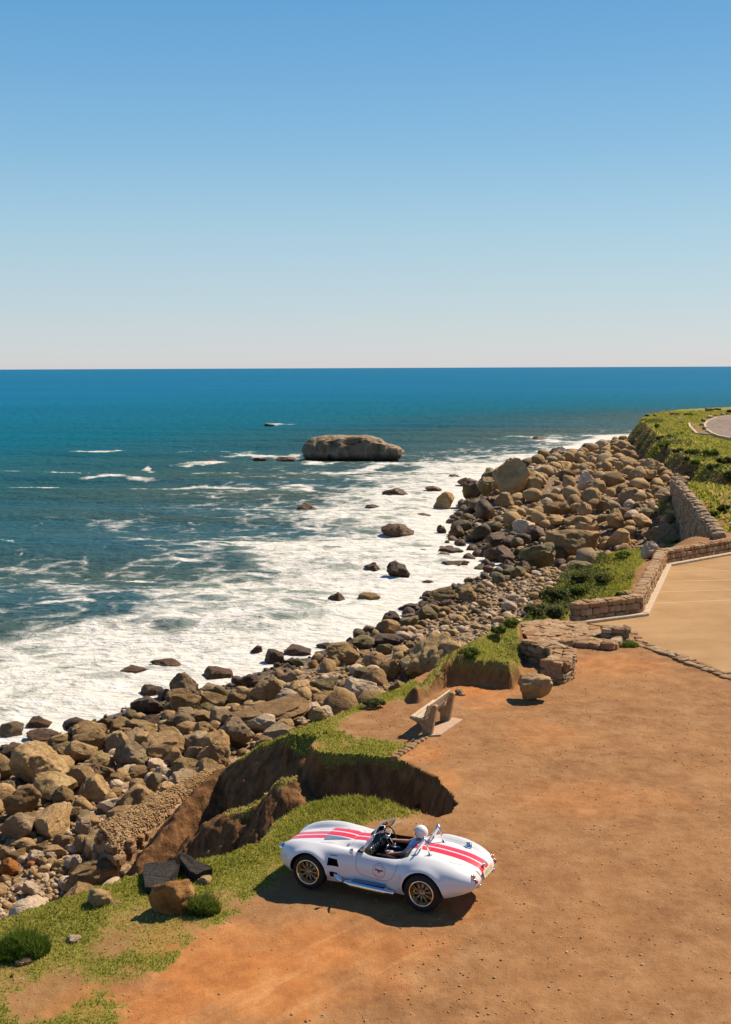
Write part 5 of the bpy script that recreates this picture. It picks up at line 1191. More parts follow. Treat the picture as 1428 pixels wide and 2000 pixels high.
def top_z(x, y):
    h = BVH.ray_cast(Vector((x, y, 1.6)), Vector((0, 0, -1))); return h[0], h[1]
def tube(bm, pts, r, n=8, closed=False, cap=True):
    pts = [Vector(p) for p in pts]; rings = []
    m = len(pts); up = None
    for i in range(m):
        a = pts[i - 1] if (i > 0 or closed) else pts[i]; b = pts[(i + 1) % m] if (i < m - 1 or closed) else pts[i]
        t = (b - a).normalized()
        if up is None: up = t.orthogonal().normalized()
        up = (up - t * up.dot(t)).normalized(); w = t.cross(up); rr = r[i] if hasattr(r, '__len__') else r
        rings.append([bm.verts.new(pts[i] + (up * math.cos(2 * math.pi * k / n) + w * math.sin(2 * math.pi * k / n)) * rr) for k in range(n)])
    for i in range(m if closed else m - 1):
        a, b = rings[i], rings[(i + 1) % m]
        for k in range(n): bm.faces.new((a[k], a[(k + 1) % n], b[(k + 1) % n], b[k]))
    if cap and not closed: bm.faces.new(rings[0][::-1]); bm.faces.new(rings[-1])
def tube_obj(name, pts, r, mat, parent, n=8, closed=False):
    bm = bmesh.new(); tube(bm, pts, r, n, closed); return bm_obj(name, bm, mat, parent)
def lathe(bm, prof, n, axis='Y', origin=(0, 0, 0)):
    """prof: (radius, along)"""
    rings = []
    for r, a in prof:
        ring_ = []
        for k in range(n):
            c_, s_ = math.cos(2 * math.pi * k / n), math.sin(2 * math.pi * k / n)
            p = {'Y': (r * c_, a, r * s_), 'Z': (r * c_, r * s_, a), 'X': (a, r * c_, r * s_)}[axis]; ring_.append(bm.verts.new(Vector(p) + Vector(origin)))
        rings.append(ring_)
    for a, b in zip(rings[:-1], rings[1:]):
        for k in range(n): bm.faces.new((a[k], b[k], b[(k + 1) % n], a[(k + 1) % n]))
    return rings
# ---- wheels
def build_wheel(x, y, r, wid, sgn):
    w = bpy.data.objects.new('wheel', None); C.objects.link(w); w.parent = CAR; w.location = (x, y, r); w.rotation_euler = (0, random.uniform(0, 1), 0 if sgn > 0 else math.pi); ri = .232
    bm = bmesh.new(); o = wid / 2
    lathe(bm, [(ri - .01, o - .03), (ri, o - .006), (ri + .035, o), (r - .035, o - .006), (r - .008, o - .03), (r, o - .055), (r, -o + .05), (r - .03, -o), (ri, -o)], 48); bmesh.ops.recalc_face_normals(bm, faces=bm.faces); bm_obj('tyre', bm, RUB, w)
    bm = bmesh.new()
    lathe(bm, [(ri + .004, o - .002), (ri - .004, o + .006), (ri - .018, o + .002), (ri - .024, o - .03), (ri - .030, o - .055), (ri - .036, o - .06), (ri - .04, -o)], 48); bmesh.ops.recalc_face_normals(bm, faces=bm.faces)
    for f in bm.faces: f.normal_flip()
    bm_obj('rim', bm, RIMM, w)
    bm = bmesh.new()
    for q in range(10):
        a0 = 2 * math.pi * q / 10
        for da in (-.13, .13):
            p0 = (.055 * math.cos(a0), o - .045, .055 * math.sin(a0)); p1 = (.12 * math.cos(a0 + da * .3), o - .052, .12 * math.sin(a0 + da * .3)); p2 = ((ri - .03) * math.cos(a0 + da), o - .062, (ri - .03) * math.sin(a0 + da)); tube(bm, [p0, p1, p2], [.013, .010, .0085], 6)
    bm_obj('spokes', bm, GOLD, w)
    bm = bmesh.new(); rg = lathe(bm, [(.075, o - .07), (.072, o - .045), (.05, o - .035), (.032, o - .02), (.03, o - .008), (.012, o - .004)], 24); bm.faces.new(rg[-1]); bmesh.ops.recalc_face_normals(bm, faces=bm.faces); bm_obj('hub', bm, GOLD, w)
    bm = bmesh.new(); rg = lathe(bm, [(.16, o - .13), (.16, o - .115), (.06, o - .11)], 28); bmesh.ops.recalc_face_normals(bm, faces=bm.faces); bm_obj('brake_disc', bm, simple_mat('brake disc', (.10, .095, .09), .4, .8), w)
for sgn in (1, -1): build_wheel(0, sgn * .695, .332, .225, sgn); build_wheel(-2.286, sgn * .735, .345, .28, sgn)
# ---- seams and bonnet scoop
def seam(pts, on, name='seam', r=.0042, sgn=1):
    out = []
    for p in pts:
        h, n = side_y(p[0], p[1], sgn) if on == 'side' else top_z(p[0], p[1])
        if h is not None: out.append(h + n * .0008)
    if len(out) > 2: tube_obj(name, out, r, SEAMM, CAR, 5)
SEAMM = simple_mat('shut line', (.10, .045, .04), .7, spec=.1)
def rpath(cor, rad, n=8):
    out = []; m = len(cor)
    for i in range(m):
        a, b, c_ = Vector(cor[i - 1]), Vector(cor[i]), Vector(cor[(i + 1) % m]); u = (a - b).normalized(); v = (c_ - b).normalized()
        for t in np.linspace(0, 1, n): out.append(((b + u * rad * (1 - t) ** 2 + v * rad * t ** 2)))
    return out
def densify(pts, d=.02):
    out = []
    pts = [Vector((p[0], p[1], 0)) for p in pts]
    for a, b in zip(pts[:-1], pts[1:]):
        m = max(1, int((Vector(b) - Vector(a)).length / d))
        for q in range(m): out.append(Vector(a).lerp(Vector(b), q / m))
    return out + [Vector(pts[-1])]
for sgn in (1, -1):
    seam(densify([(-.915, .78), (-.925, .64), (-.945, .53), (-.985, .46), (-1.06, .425), (-1.20, .405), (-1.42, .385), (-1.54, .40), (-1.64, .45), (-1.71, .54), (-1.745, .64), (-1.76, .745)]), 'side', 'door_seam', .0030, sgn)
seam(densify([(-2.20, .0), (-2.20, .36), (-2.26, .43), (-2.45, .44), (-2.75, .38), (-2.92, .30), (-2.96, 0)]), 'top', 'boot_seam', .0016); seam(densify([(-2.20, .0), (-2.20, -.36), (-2.26, -.43), (-2.45, -.44), (-2.75, -.38), (-2.92, -.30), (-2.96, 0)]), 'top', 'boot_seam', .0016)
for sgn in (1, -1): seam(densify([(.30, sgn * .30), (.0, sgn * .36), (-.40, sgn * .40), (-.62, sgn * .39), (-.70, sgn * .32), (-.715, 0)]), 'top', 'bonnet_seam', .0020)
for sgn in (1, -1):
    h, n = top_z(-.63, sgn * .33); bm = bmesh.new(); rg = lathe(bm, [(.022, 0), (.022, .012), (.012, .02)], 12, 'Z', h); bm.faces.new(rg[-1]); bm_obj('bonnet_catch', bm, CHROME, CAR)
bm = bmesh.new(); gx_, gy_ = 26, 36; rows = []
for i in range(gx_ + 1):
    x = -.06 - .60 * i / gx_; r_row = []
    for j in range(gy_ + 1):
        y = (-1 + 2 * j / gy_) * .235; h, n = top_z(x, y); e_ = min(1, (i + .3) / 1.8) * (1 - (i / gx_)) ** .55 * (1 - abs(2 * j / gy_ - 1) ** 16)
        r_row.append(bm.verts.new((x, y, h.z + .085 * e_ - .004)))
    rows.append(r_row)
for i in range(gx_):
    for j in range(gy_): bm.faces.new((rows[i][j], rows[i][j + 1], rows[i + 1][j + 1], rows[i + 1][j]))
bmesh.ops.recalc_face_normals(bm, faces=bm.faces); bm_obj('bonnet_scoop', bm, CARP, CAR)
# ---- door roundel: thin ring, winged badge, small marks round the rim
RP = simple_mat('red transfer', (.42, .045, .055), .5, spec=.3)
def decal(bm, polys, cx_, cz_, off=.0025, sgn=1):
    for pl in polys:
        vs = []
        for (u, v) in pl:
            h, n = side_y(cx_ - u * sgn, cz_ + v, sgn)
            vs.append(bm.verts.new(h + n * off))
        bm.faces.new(vs)
def arc_poly(r0, r1, a0, a1, n): return [[((r1 if q in (1, 2) else r0) * math.cos(a), (r1 if q in (1, 2) else r0) * math.sin(a)) for q, a in ((0, a0 + (a1 - a0) * i / n), (1, a0 + (a1 - a0) * i / n), (2, a0 + (a1 - a0) * (i + 1) / n), (3, a0 + (a1 - a0) * (i + 1) / n))] for i in range(n)]
for sgn in (1, -1):
    bm = bmesh.new(); decal(bm, arc_poly(.124, .130, 0, 2 * math.pi, 40), -1.40, .55, sgn=sgn); bmesh.ops.recalc_face_normals(bm, faces=bm.faces); bm_obj('roundel', bm, RP, CAR, smooth=False)
    bm = bmesh.new()
    decal(bm, [[(-.095, .030), (-.045, .034), (-.045, .004), (-.085, .006)], [(-.045, .034), (.0, .026), (.0, -.008), (-.045, .004)], [(.0, .026), (.045, .034), (.045, .004), (.0, -.008)], [(.045, .034), (.095, .030), (.085, .004), (.045, .004)], [(-.036, .002), (.0, -.008), (.036, .002), (.0, -.040)]], -1.40, .55, .004, sgn)
    bmesh.ops.recalc_face_normals(bm, faces=bm.faces); bm_obj('emblem', bm, RP, CAR, smooth=False)
    bm = bmesh.new()
    for q in range(9):
        for a_, s_ in ((R(40 + q * 12.5), 1), (R(220 + q * 12.5), -1)):
            if q % 4 == 3: continue
            r0 = .090; rd, td = (math.cos(a_), math.sin(a_)), (-math.sin(a_), math.cos(a_))
            decal(bm, [[(rd[0] * (r0 + du) + td[0] * dv, rd[1] * (r0 + du) + td[1] * dv) for du, dv in ((0, -.005), (.017, -.005), (.017, .005), (0, .005))]], -1.40, .55, .004, sgn)
    bmesh.ops.recalc_face_normals(bm, faces=bm.faces); bm_obj('roundel_marks', bm, simple_mat('faded red transfer', (.50, .20, .19), .6), CAR, smooth=False)
    bm = bmesh.new(); decal(bm, [[(-.07, .0), (.07, -.006), (.07, .010), (-.07, .016)]], -.49, .69, .004, sgn); bm_obj('side_badge', bm, GOLD, CAR, smooth=False)
# ---- side exhaust
for sgn in (1, -1):
    for q, (x0, z0) in enumerate(((-.46, .385), (-.50, .38), (-.54, .375))):
        tube_obj('exhaust_header', [(x0, sgn * .66, z0), (x0 - .05, sgn * .725, z0 - .03), (x0 - .14, sgn * .765, .285 - q * .008), (x0 - .30, sgn * .775, .262)], .026, CHROME, CAR, 10)
    tube_obj('side_pipe', [(-.70, sgn * .775, .262), (-.83, sgn * .78, .255), (-.88, sgn * .78, .253), (-1.56, sgn * .78, .228), (-1.60, sgn * .78, .226), (-1.73, sgn * .785, .22)], [.045, .05, .068, .068, .045, .038], CHROME, CAR, 14)
    bm = bmesh.new(); bmesh.ops.create_cube(bm, size=1); bmesh.ops.scale(bm, vec=(.66, .10, .016), verts=bm.verts); bmesh.ops.translate(bm, vec=(-1.22, sgn * .765, .322), verts=bm.verts); bmesh.ops.bevel(bm, geom=list(bm.edges), offset=.006, segments=1, affect='EDGES'); bm_obj('heat_shield', bm, simple_mat('blued steel', (.10, .22, .42), .22, .9), CAR, smooth=False)
# ---- windscreen: frame, glass, posts
wx = lambda y: -.90 - .10 * (y / .58) ** 2
def ws(y, t): return Vector((wx(y) - .17 * t - .01, y * (1 - .09 * t), (top_z(max(-.92, wx(y) + .03), y)[0].z if t == 0 else 0) + 0))
zb_ = {}
def wpt(y, t):
    zbse = .845 + .022 * (1 - (y / .58) ** 2); zt = 1.095 + .05 * (1 - (y / .58) ** 2); return Vector((wx(y) - .19 * t, y * (1 - .10 * t), zbse + (zt - zbse) * t))
scr = bpy.data.objects.new('windscreen', None); C.objects.link(scr); scr.parent = CAR
wx = lambda y: -.94 - .10 * (y / .58) ** 2
ysn = np.linspace(-.58, .58, 25)
fr = [wpt(.58, t) for t in np.linspace(0, .82, 6)] + [wpt(y, .82 + .18 * min(1, (1 - abs(y) / .58) * 9) ** .5) for y in ysn[::-1]] + [wpt(-.58, t) for t in np.linspace(.82, 0, 6)] + [wpt(y, 0) for y in ysn]
tube_obj('frame', fr, .013, CHROME, scr, 8, closed=True)
bm = bmesh.new(); g0 = [[bm.verts.new(wpt(y, t * (.82 + .18 * min(1, (1 - abs(y) / .58) * 9) ** .5))) for y in ysn] for t in np.linspace(0, 1, 6)]
for a, b in zip(g0[:-1], g0[1:]):
    for j in range(len(ysn) - 1): bm.faces.new((a[j], a[j + 1], b[j + 1], b[j]))
k = N('windscreen glass'); gl = k.n.new('ShaderNodeBsdfGlossy'); gl.inputs['Roughness'].default_value = .02; tr = k.n.new('ShaderNodeBsdfTransparent'); tr.inputs[0].default_value = (.86, .92, .90, 1); fz_ = k.n.new('ShaderNodeFresnel'); fz_.inputs[0].default_value = 1.6
mx = k.n.new('ShaderNodeMixShader'); k.l.new(k.math('ADD', fz_.outputs[0], .03), mx.inputs[0]); k.l.new(tr.outputs[0], mx.inputs[1]); k.l.new(gl.outputs[0], mx.inputs[2]); k.l.new(mx.outputs[0], k.out.inputs[0]); GLASS = k.m
bm_obj('glass', bm, GLASS, scr)
for sgn in (1, -1):
    tube_obj('post', [wpt(sgn * .59, -.08), wpt(sgn * .59, .3), wpt(sgn * .59, .84)], [.020, .017, .014], CHROME, scr, 8)
    bm = bmesh.new(); a = wpt(sgn * .59, .10); q = [a, a + Vector((-.20, sgn * .05, .015)), a + Vector((-.235, sgn * .055, .14)), wpt(sgn * .59, .72)]; bm.faces.new([bm.verts.new(p) for p in q]); bm_obj('wind_wing', bm, GLASS, scr, smooth=False)
    h, n = top_z(-.84, sgn * .63); bm = bmesh.new(); tube(bm, [h, h + Vector((-.01, sgn * .03, .07))], .008, 6); rg = lathe(bm, [(.004, .055), (.035, .045), (.050, .015), (.054, 0), (.050, -.006), (.01, -.006)], 18, 'X', h + Vector((-.01, sgn * .035, .10))); bm_obj('wing_mirror', bm, CHROME, CAR)
bm = bmesh.new(); tube(bm, [(-.96, 0, .86), (-.98, 0, .93)], .007, 6); bmesh.ops.create_cube(bm, size=1, matrix=Matrix.Translation((-.985, 0, .96)) @ Matrix.Diagonal((.025, .20, .055, 1))); bm_obj('rear_view_mirror', bm, TRIM, CAR, smooth=False)
# ---- cockpit: dash, dials, tunnel, seats, wheel
bm = bmesh.new(); prof = [(-.90, .80), (-.955, .815), (-1.00, .79), (-1.01, .60), (-.93, .58)]
lo = [bm.verts.new((p[0], -.555, p[1])) for p in prof]; hi = [bm.verts.new((p[0], .555, p[1])) for p in prof]; bm.faces.new(lo); bm.faces.new(hi[::-1])
for i in range(len(prof)): bm.faces.new((lo[i], hi[i], hi[(i + 1) % len(prof)], lo[(i + 1) % len(prof)]))
bmesh.ops.recalc_face_normals(bm, faces=bm.faces); dash = bm_obj('dashboard', bm, TRIM, CAR, smooth=False)
for y, z, r in ((-.42, .72, .05), (-.27, .72, .05), (-.12, .71, .034), (-.02, .71, .034), (.08, .71, .034), (.20, .71, .034)):
    bm = bmesh.new(); rg = lathe(bm, [(r, 0), (r, -.014), (r * .84, -.014), (r * .82, -.008), (.001, -.008)], 20, 'X', (-1.004, y, z)); bmesh.ops.recalc_face_normals(bm, faces=bm.faces); o = bm_obj('dial', bm, CHROME, CAR)
    for p in o.data.polygons:
        if (p.center - Vector((-1.004, y, z))).yz.length < r * .8: p.material_index = 1
    o.data.materials.append(DARK)
bm = bmesh.new(); bmesh.ops.create_cube(bm, size=1, matrix=Matrix.Translation((-1.42, 0, .42)) @ Matrix.Diagonal((.92, .20, .26, 1))); bmesh.ops.bevel(bm, geom=list(bm.edges), offset=.05, segments=3, affect='EDGES'); bm_obj('tunnel', bm, TRIM, CAR)
bm = bmesh.new(); tube(bm, [(-1.25, 0, .54), (-1.20, 0, .66), (-1.27, .02, .74)], .010, 8); bmesh.ops.create_uvsphere(bm, u_segments=12, v_segments=8, radius=.028, matrix=Matrix.Translation((-1.27, .02, .75))); bm_obj('gear_lever', bm, CHROME, CAR)
for sgn in (1, -1):
    bm = bmesh.new(); bmesh.ops.create_cube(bm, size=1, matrix=Matrix.Translation((-1.50, sgn * .33, .38)) @ Matrix.Rotation(R(6), 4, 'Y') @ Matrix.Diagonal((.46, .40, .16, 1))); bmesh.ops.create_cube(bm, size=1, matrix=Matrix.Translation((-1.745, sgn * .33, .60)) @ Matrix.Rotation(R(-14), 4, 'Y') @ Matrix.Diagonal((.13, .42, .52, 1)))
    bmesh.ops.bevel(bm, geom=list(bm.edges), offset=.045, segments=3, affect='EDGES'); bm_obj('seat', bm, TRIM, CAR)
SWC, SWN = Vector((-1.17, -.33, .80)), Vector((-.90, 0, .42)).normalized()
u_ = Vector((0, 1, 0)); v_ = SWN.cross(u_).normalized(); stw = bpy.data.objects.new('steering_wheel', None); C.objects.link(stw); stw.parent = CAR
WOOD = simple_mat('dark wood rim', (.035, .016, .010), .35, spec=.5)
tube_obj('rim', [SWC + (u_ * math.cos(a) + v_ * math.sin(a)) * .185 for a in np.linspace(0, 2 * math.pi, 40, endpoint=False)], .014, WOOD, stw, 8, True)
for a in (R(90), R(210), R(330)):
    d_ = u_ * math.cos(a) + v_ * math.sin(a); bm = bmesh.new(); w_ = SWN.cross(d_) * .016; q = [SWC - SWN * .02 + d_ * .03 - w_, SWC - SWN * .02 + d_ * .03 + w_, SWC + d_ * .18 + w_ * .8, SWC + d_ * .18 - w_ * .8]
    lo = [bm.verts.new(p - SWN * .003) for p in q]; hi = [bm.verts.new(p + SWN * .003) for p in q]; bm.faces.new(lo[::-1]); bm.faces.new(hi)
    for i in range(4): bm.faces.new((lo[i], lo[(i + 1) % 4], hi[(i + 1) % 4], hi[i]))
    bm_obj('spoke', bm, CHROME, stw, smooth=False)
tube_obj('column', [SWC - SWN * .02, SWC - SWN * .24], [.035, .022], CHROME, stw, 12)
# ---- twin roll hoops
for sgn in (1, -1):
    rb = bpy.data.objects.new('roll_hoop', None); C.objects.link(rb); rb.parent = CAR; yc = sgn * .335; top = 1.165; b0 = top_z(-1.99, yc + .13)[0].z - .01
    pts = [(-1.98, yc + .13, b0)] + [(-1.98 - .15 * t, yc + .13 - .075 * t, b0 + (top - .05 - b0) * t) for t in (.3, .6, .9)] + [(-2.135, yc + .035, top - .005), (-2.14, yc, top), (-2.135, yc - .035, top - .005)] + [(-1.98 - .15 * t, yc - .13 + .075 * t, b0 + (top - .05 - b0) * t) for t in (.9, .6, .3)] + [(-1.98, yc - .13, b0)]
    tube_obj('hoop', pts, .021, CHROME, rb, 10); zbk = top_z(-2.24, yc)[0].z
    tube_obj('brace', [(-2.14, yc, top - .01), (-2.19, yc, (top + zbk) / 2 + .01), (-2.24, yc, zbk - .01)], .018, CHROME, rb, 10)
    for x, y in ((-1.98, yc + .13), (-1.98, yc - .13), (-2.24, yc)):
        h, n = top_z(x, y); bm = bmesh.new(); rg = lathe(bm, [(.042, -.004), (.042, .007), (.02, .010)], 16, 'Z', h); bm.faces.new(rg[-1]); bm_obj('foot_plate', bm, CHROME, rb)
# ---- tail: lamps, plate, plate lamp, overriders, filler cap
def tail_x(y, z):
    h = BVH.ray_cast(Vector((-4.2, y, z)), Vector((1, 0, 0))); return h[0], h[1]
for sgn in (1, -1):
    for z, r, m, nm in ((.655, .036, AMBER, 'indicator'), (.575, .042, RED, 'tail_lamp')):
        h, n = tail_x(sgn * .50, z); d_ = (Vector((-1, 0, 0)) * .5 + n).normalized(); e = bpy.data.objects.new(nm, None)
        bm = bmesh.new(); lathe(bm, [(r + .008, -.01), (r + .008, .012), (r, .016)], 20, 'Z'); rg = lathe(bm, [(r, .014), (r * .92, .032), (r * .6, .046), (r * .15, .050)], 20, 'Z'); bm.faces.new(rg[-1]); bmesh.ops.recalc_face_normals(bm, faces=bm.faces)
        M_ = Matrix.Translation(h) @ d_.to_track_quat('Z', 'Y').to_matrix().to_4x4(); bmesh.ops.transform(bm, matrix=M_, verts=bm.verts); o = bm_obj(nm, bm, CHROME, CAR); o.data.materials.append(m)
        for p in o.data.polygons:
            if p.index >= 40: p.material_index = 1
    h, n = tail_x(sgn * .38, .44)
    tube_obj('overrider', [h + Vector((.04, 0, -.02)), h + Vector((-.03, 0, -.01)), h + Vector((-.045, 0, .02)), h + Vector((-.02, 0, .05))], [.016, .018, .018, .012], CHROME, CAR, 10)
h, n = tail_x(0, .585); zx = h.x - .035
bm = bmesh.new(); bmesh.ops.create_cube(bm, size=1, matrix=Matrix.Translation((zx, 0, .60)) @ Matrix.Rotation(R(14), 4, 'Y') @ Matrix.Diagonal((.012, .44, .125, 1))); plate = bm_obj('number_plate', bm, simple_mat('yellowed plate', (.62, .55, .38), .5), CAR, smooth=False)
for y0 in (-.17, -.115, -.03, .025, .08, .135):
    bm = bmesh.new(); bmesh.ops.create_cube(bm, size=1, matrix=Matrix.Translation((zx, 0, .60)) @ Matrix.Rotation(R(14), 4, 'Y') @ Matrix.Translation((-.0065, y0, 0)) @ Matrix.Diagonal((.004, .034, .075, 1))); bm_obj('character', bm, simple_mat('faded plate print', (.46, .40, .27), .6), plate, smooth=False)
h, n = tail_x(0, .69); bm = bmesh.new(); rg = lathe(bm, [(.020, -.06), (.024, -.05), (.024, .05), (.020, .06)], 12, 'Y', h + Vector((-.035, 0, .02))); bm.faces.new(rg[0]); bm.faces.new(rg[-1]); bmesh.ops.recalc_face_normals(bm, faces=bm.faces); bm_obj('plate_lamp', bm, CHROME, CAR)
h, n = top_z(-2.70, -.44); bm = bmesh.new(); rg = lathe(bm, [(.070, -.01), (.070, .014), (.055, .020), (.055, .045), (.048, .055), (.01, .058)], 24, 'Z', h); bm.faces.new(rg[-1]); bmesh.ops.create_cube(bm, size=1, matrix=Matrix.Translation(h + Vector((0, 0, .062))) @ Matrix.Diagonal((.13, .02, .012, 1))); bm_obj('fuel_cap', bm, CHROME, CAR)
for sgn in (1, -1):
    h = BVH.ray_cast(Vector((1.5, sgn * .50, .60)), Vector((-1, 0, 0)))[0]; bm = bmesh.new(); rg = lathe(bm, [(.085, -.06), (.085, .0), (.072, .012), (.03, .022)], 24, 'X', h); bm.faces.new(rg[-1]); bmesh.ops.recalc_face_normals(bm, faces=bm.faces); bm_obj('headlight', bm, CHROME, CAR)
tag(CAR, 'white open two-seat sports car with twin red stripes parked on the dirt', 'car')
CARX, CARY, CARYAW = -.73, 21.78, R(155.0)
wz = [ground_z(CARX + a * math.cos(CARYAW) - b * math.sin(CARYAW), CARY + a * math.sin(CARYAW) + b * math.cos(CARYAW))[0] for a in (0, -2.286) for b in (.7, -.7)]
CAR.location = (CARX, CARY, float(np.mean(wz))); CAR.rotation_euler = (R(0), math.atan2((wz[2] + wz[3] - wz[0] - wz[1]) / 2, 2.286) * 1.0, CARYAW); CAR.scale = (.97,) * 3

# ================================================================== THE DRIVER
DRV = None
J = {'pelvis': (-1.60, -.33, .50), 'belly': (-1.635, -.325, .64), 'chest': (-1.67, -.32, .83), 'neck': (-1.665, -.315, .965), 'skull': (-1.635, -.31, 1.05), 'crown': (-1.63, -.31, 1.13),
     'hipL': (-1.54, -.22, .47), 'kneeL': (-1.16, -.20, .56), 'ankleL': (-.98, -.22, .36), 'hipR': (-1.54, -.43, .47), 'kneeR': (-1.16, -.46, .57), 'ankleR': (-.98, -.44, .36),
     'shL': (-1.665, -.145, .895), 'elL': (-1.56, -.045, .66), 'wrL': (-1.34, -.09, .60), 'haL': (-1.26, -.115, .595),
     'shR': (-1.665, -.50, .895), 'elR': (-1.49, -.545, .70), 'wrR': (-1.27, -.46, .72), 'haR': (-1.20, -.44, .735)}
RAD = {'pelvis': (.14, .13), 'belly': (.125, .14), 'chest': (.125, .165), 'neck': (.055, .055), 'skull': (.075, .07), 'crown': (.055, .055), 'hipL': (.095, .095), 'kneeL': (.07, .07), 'ankleL': (.05, .05), 'hipR': (.095, .095), 'kneeR': (.07, .07), 'ankleR': (.05, .05),
       'shL': (.07, .07), 'elL': (.046, .046), 'wrL': (.030, .030), 'haL': (.036, .024), 'shR': (.07, .07), 'elR': (.046, .046), 'wrR': (.030, .030), 'haR': (.036, .024)}
ED = [('pelvis', 'belly'), ('belly', 'chest'), ('chest', 'neck'), ('neck', 'skull'), ('skull', 'crown'), ('pelvis', 'hipL'), ('hipL', 'kneeL'), ('kneeL', 'ankleL'), ('pelvis', 'hipR'), ('hipR', 'kneeR'), ('kneeR', 'ankleR'), ('chest', 'shL'), ('shL', 'elL'), ('elL', 'wrL'), ('wrL', 'haL'), ('chest', 'shR'), ('shR', 'elR'), ('elR', 'wrR'), ('wrR', 'haR')]
def fingers(hand, wrist, side):
    h, w = Vector(J[hand]), Vector(J[wrist]); d_ = (h - w).normalized(); up = Vector((0, 0, 1)); lat = d_.cross(up).normalized() * side
    for q, (o_, L_) in enumerate(((-.030, .070), (-.010, .080), (.010, .074), (.028, .058))):
        a, b, c_ = f'{hand}f{q}a', f'{hand}f{q}b', f'{hand}f{q}c'; p0 = h + lat * o_ + d_ * .015; J[a] = tuple(p0); J[b] = tuple(p0 + d_ * L_ * .55 - up * .010); J[c_] = tuple(p0 + d_ * L_ * .85 - up * .036)
        RAD[a] = (.010, .010); RAD[b] = (.0095, .0095); RAD[c_] = (.008, .008); ED.extend([(hand, a), (a, b), (b, c_)])
    a, b = f'{hand}ta', f'{hand}tb'; p0 = h - d_ * .02 - lat * .032; J[a] = tuple(p0); J[b] = tuple(p0 + d_ * .045 - lat * .018 - up * .008); RAD[a] = (.012, .012); RAD[b] = (.010, .010); ED.extend([(hand, a), (a, b)])
fingers('haL', 'wrL', 1); fingers('haR', 'wrR', -1)
for q in list(J):
    if q in ('neck', 'skull', 'crown'): J[q] = (J[q][0] - .155, J[q][1], J[q][2] - .07)
    elif q in ('chest', 'shL', 'shR'): J[q] = (J[q][0] - .10, J[q][1], J[q][2] - .05)
names = list(J); me = bpy.data.meshes.new('person'); me.from_pydata([J[q] for q in names], [(names.index(a), names.index(b)) for a, b in ED], [])
po = bpy.data.objects.new('person', me); C.objects.link(po); md = po.modifiers.new('s', 'SKIN'); sv = me.skin_vertices[0].data if me.skin_vertices else None
if sv is None:
    me.attributes.new('skin', 'FLOAT', 'POINT')
bmx = bmesh.new(); bmx.from_mesh(me); lay = bmx.verts.layers.skin.verify()
for v, q in zip(bmx.verts, names): v[lay].radius = RAD[q]; v[lay].use_root = (q == 'pelvis')
bmx.to_mesh(me); bmx.free()
md2 = po.modifiers.new('u', 'SUBSURF'); md2.levels = 2; md2.render_levels = 2
dg = bpy.context.evaluated_depsgraph_get(); dg.update(); nm = bpy.data.meshes.new_from_object(po.evaluated_get(dg)); po.modifiers.clear(); po.data = nm; nm.name = 'person'
SHIRT = simple_mat('pale blue shirt', (.42, .50, .66), .9, spec=.1); JEAN = simple_mat('dark blue jeans', (.022, .030, .055), .9, spec=.1); SKIN = simple_mat('tanned skin', (.42, .20, .115), .55, spec=.3)
nm.materials.clear(); [nm.materials.append(m_) for m_ in (SHIRT, JEAN, SKIN)]
for p in nm.polygons:
    c_ = p.center; p.use_smooth = True
    if c_.z > .885 and abs(c_.y + .315) < .12: p.material_index = 2
    elif (c_.x > -1.60 and c_.z < .60 and -.58 < c_.y and not (c_.y > -.14 and c_.x < -1.2)) or c_.z < .53: p.material_index = 1
    dl = (c_ - Vector(J['elL'])).length; seg = min((c_ - Vector(J['elL']).lerp(Vector(J['wrL']), t)).length for t in np.linspace(.15, 1.6, 12)); seg2 = min((c_ - Vector(J['elR']).lerp(Vector(J['wrR']), t)).length for t in np.linspace(.15, 1.6, 12))
    if seg < .062 or seg2 < .062: p.material_index = 2
# helmet, with its dark rim and a strap
helm = np.array(ICO[4][0]).copy(); Fh = ICO[4][1]
helm = helm * np.array([.138, .122, .138]); lowm = helm[:, 2] < -.075
bm = bmesh.new(); vs = [bm.verts.new(v) for v in helm]
for f in Fh:
    cc = helm[f].mean(0)
    if cc[2] < -.095: continue
    if cc[0] > .055 and -.10 < cc[2] < .042 and abs(cc[1]) < .105: continue
    bm.faces.new([vs[i] for i in f])
for v in [v for v in bm.verts if not v.link_faces]: bm.verts.remove(v)
bmesh.ops.translate(bm, vec=(-1.80, -.31, 1.015), verts=bm.verts); ho = bm_obj('helmet', bm, [simple_mat('white helmet', (.76, .72, .66), .3, spec=.5, coat=.4), simple_mat('helmet rim', (.03, .025, .025), .6)], po); so_ = ho.modifiers.new('t', 'SOLIDIFY'); so_.thickness = .012; so_.offset = -1
for p in ho.data.polygons:
    if p.center.z - 1.015 < -.078 or (p.center.x + 1.80 > .05 and -.08 < p.center.z - 1.015 < .05 and abs(p.center.y + .31) < .112 and p.center.x + 1.80 < .115 and p.center.z - 1.015 < .045): p.material_index = 1
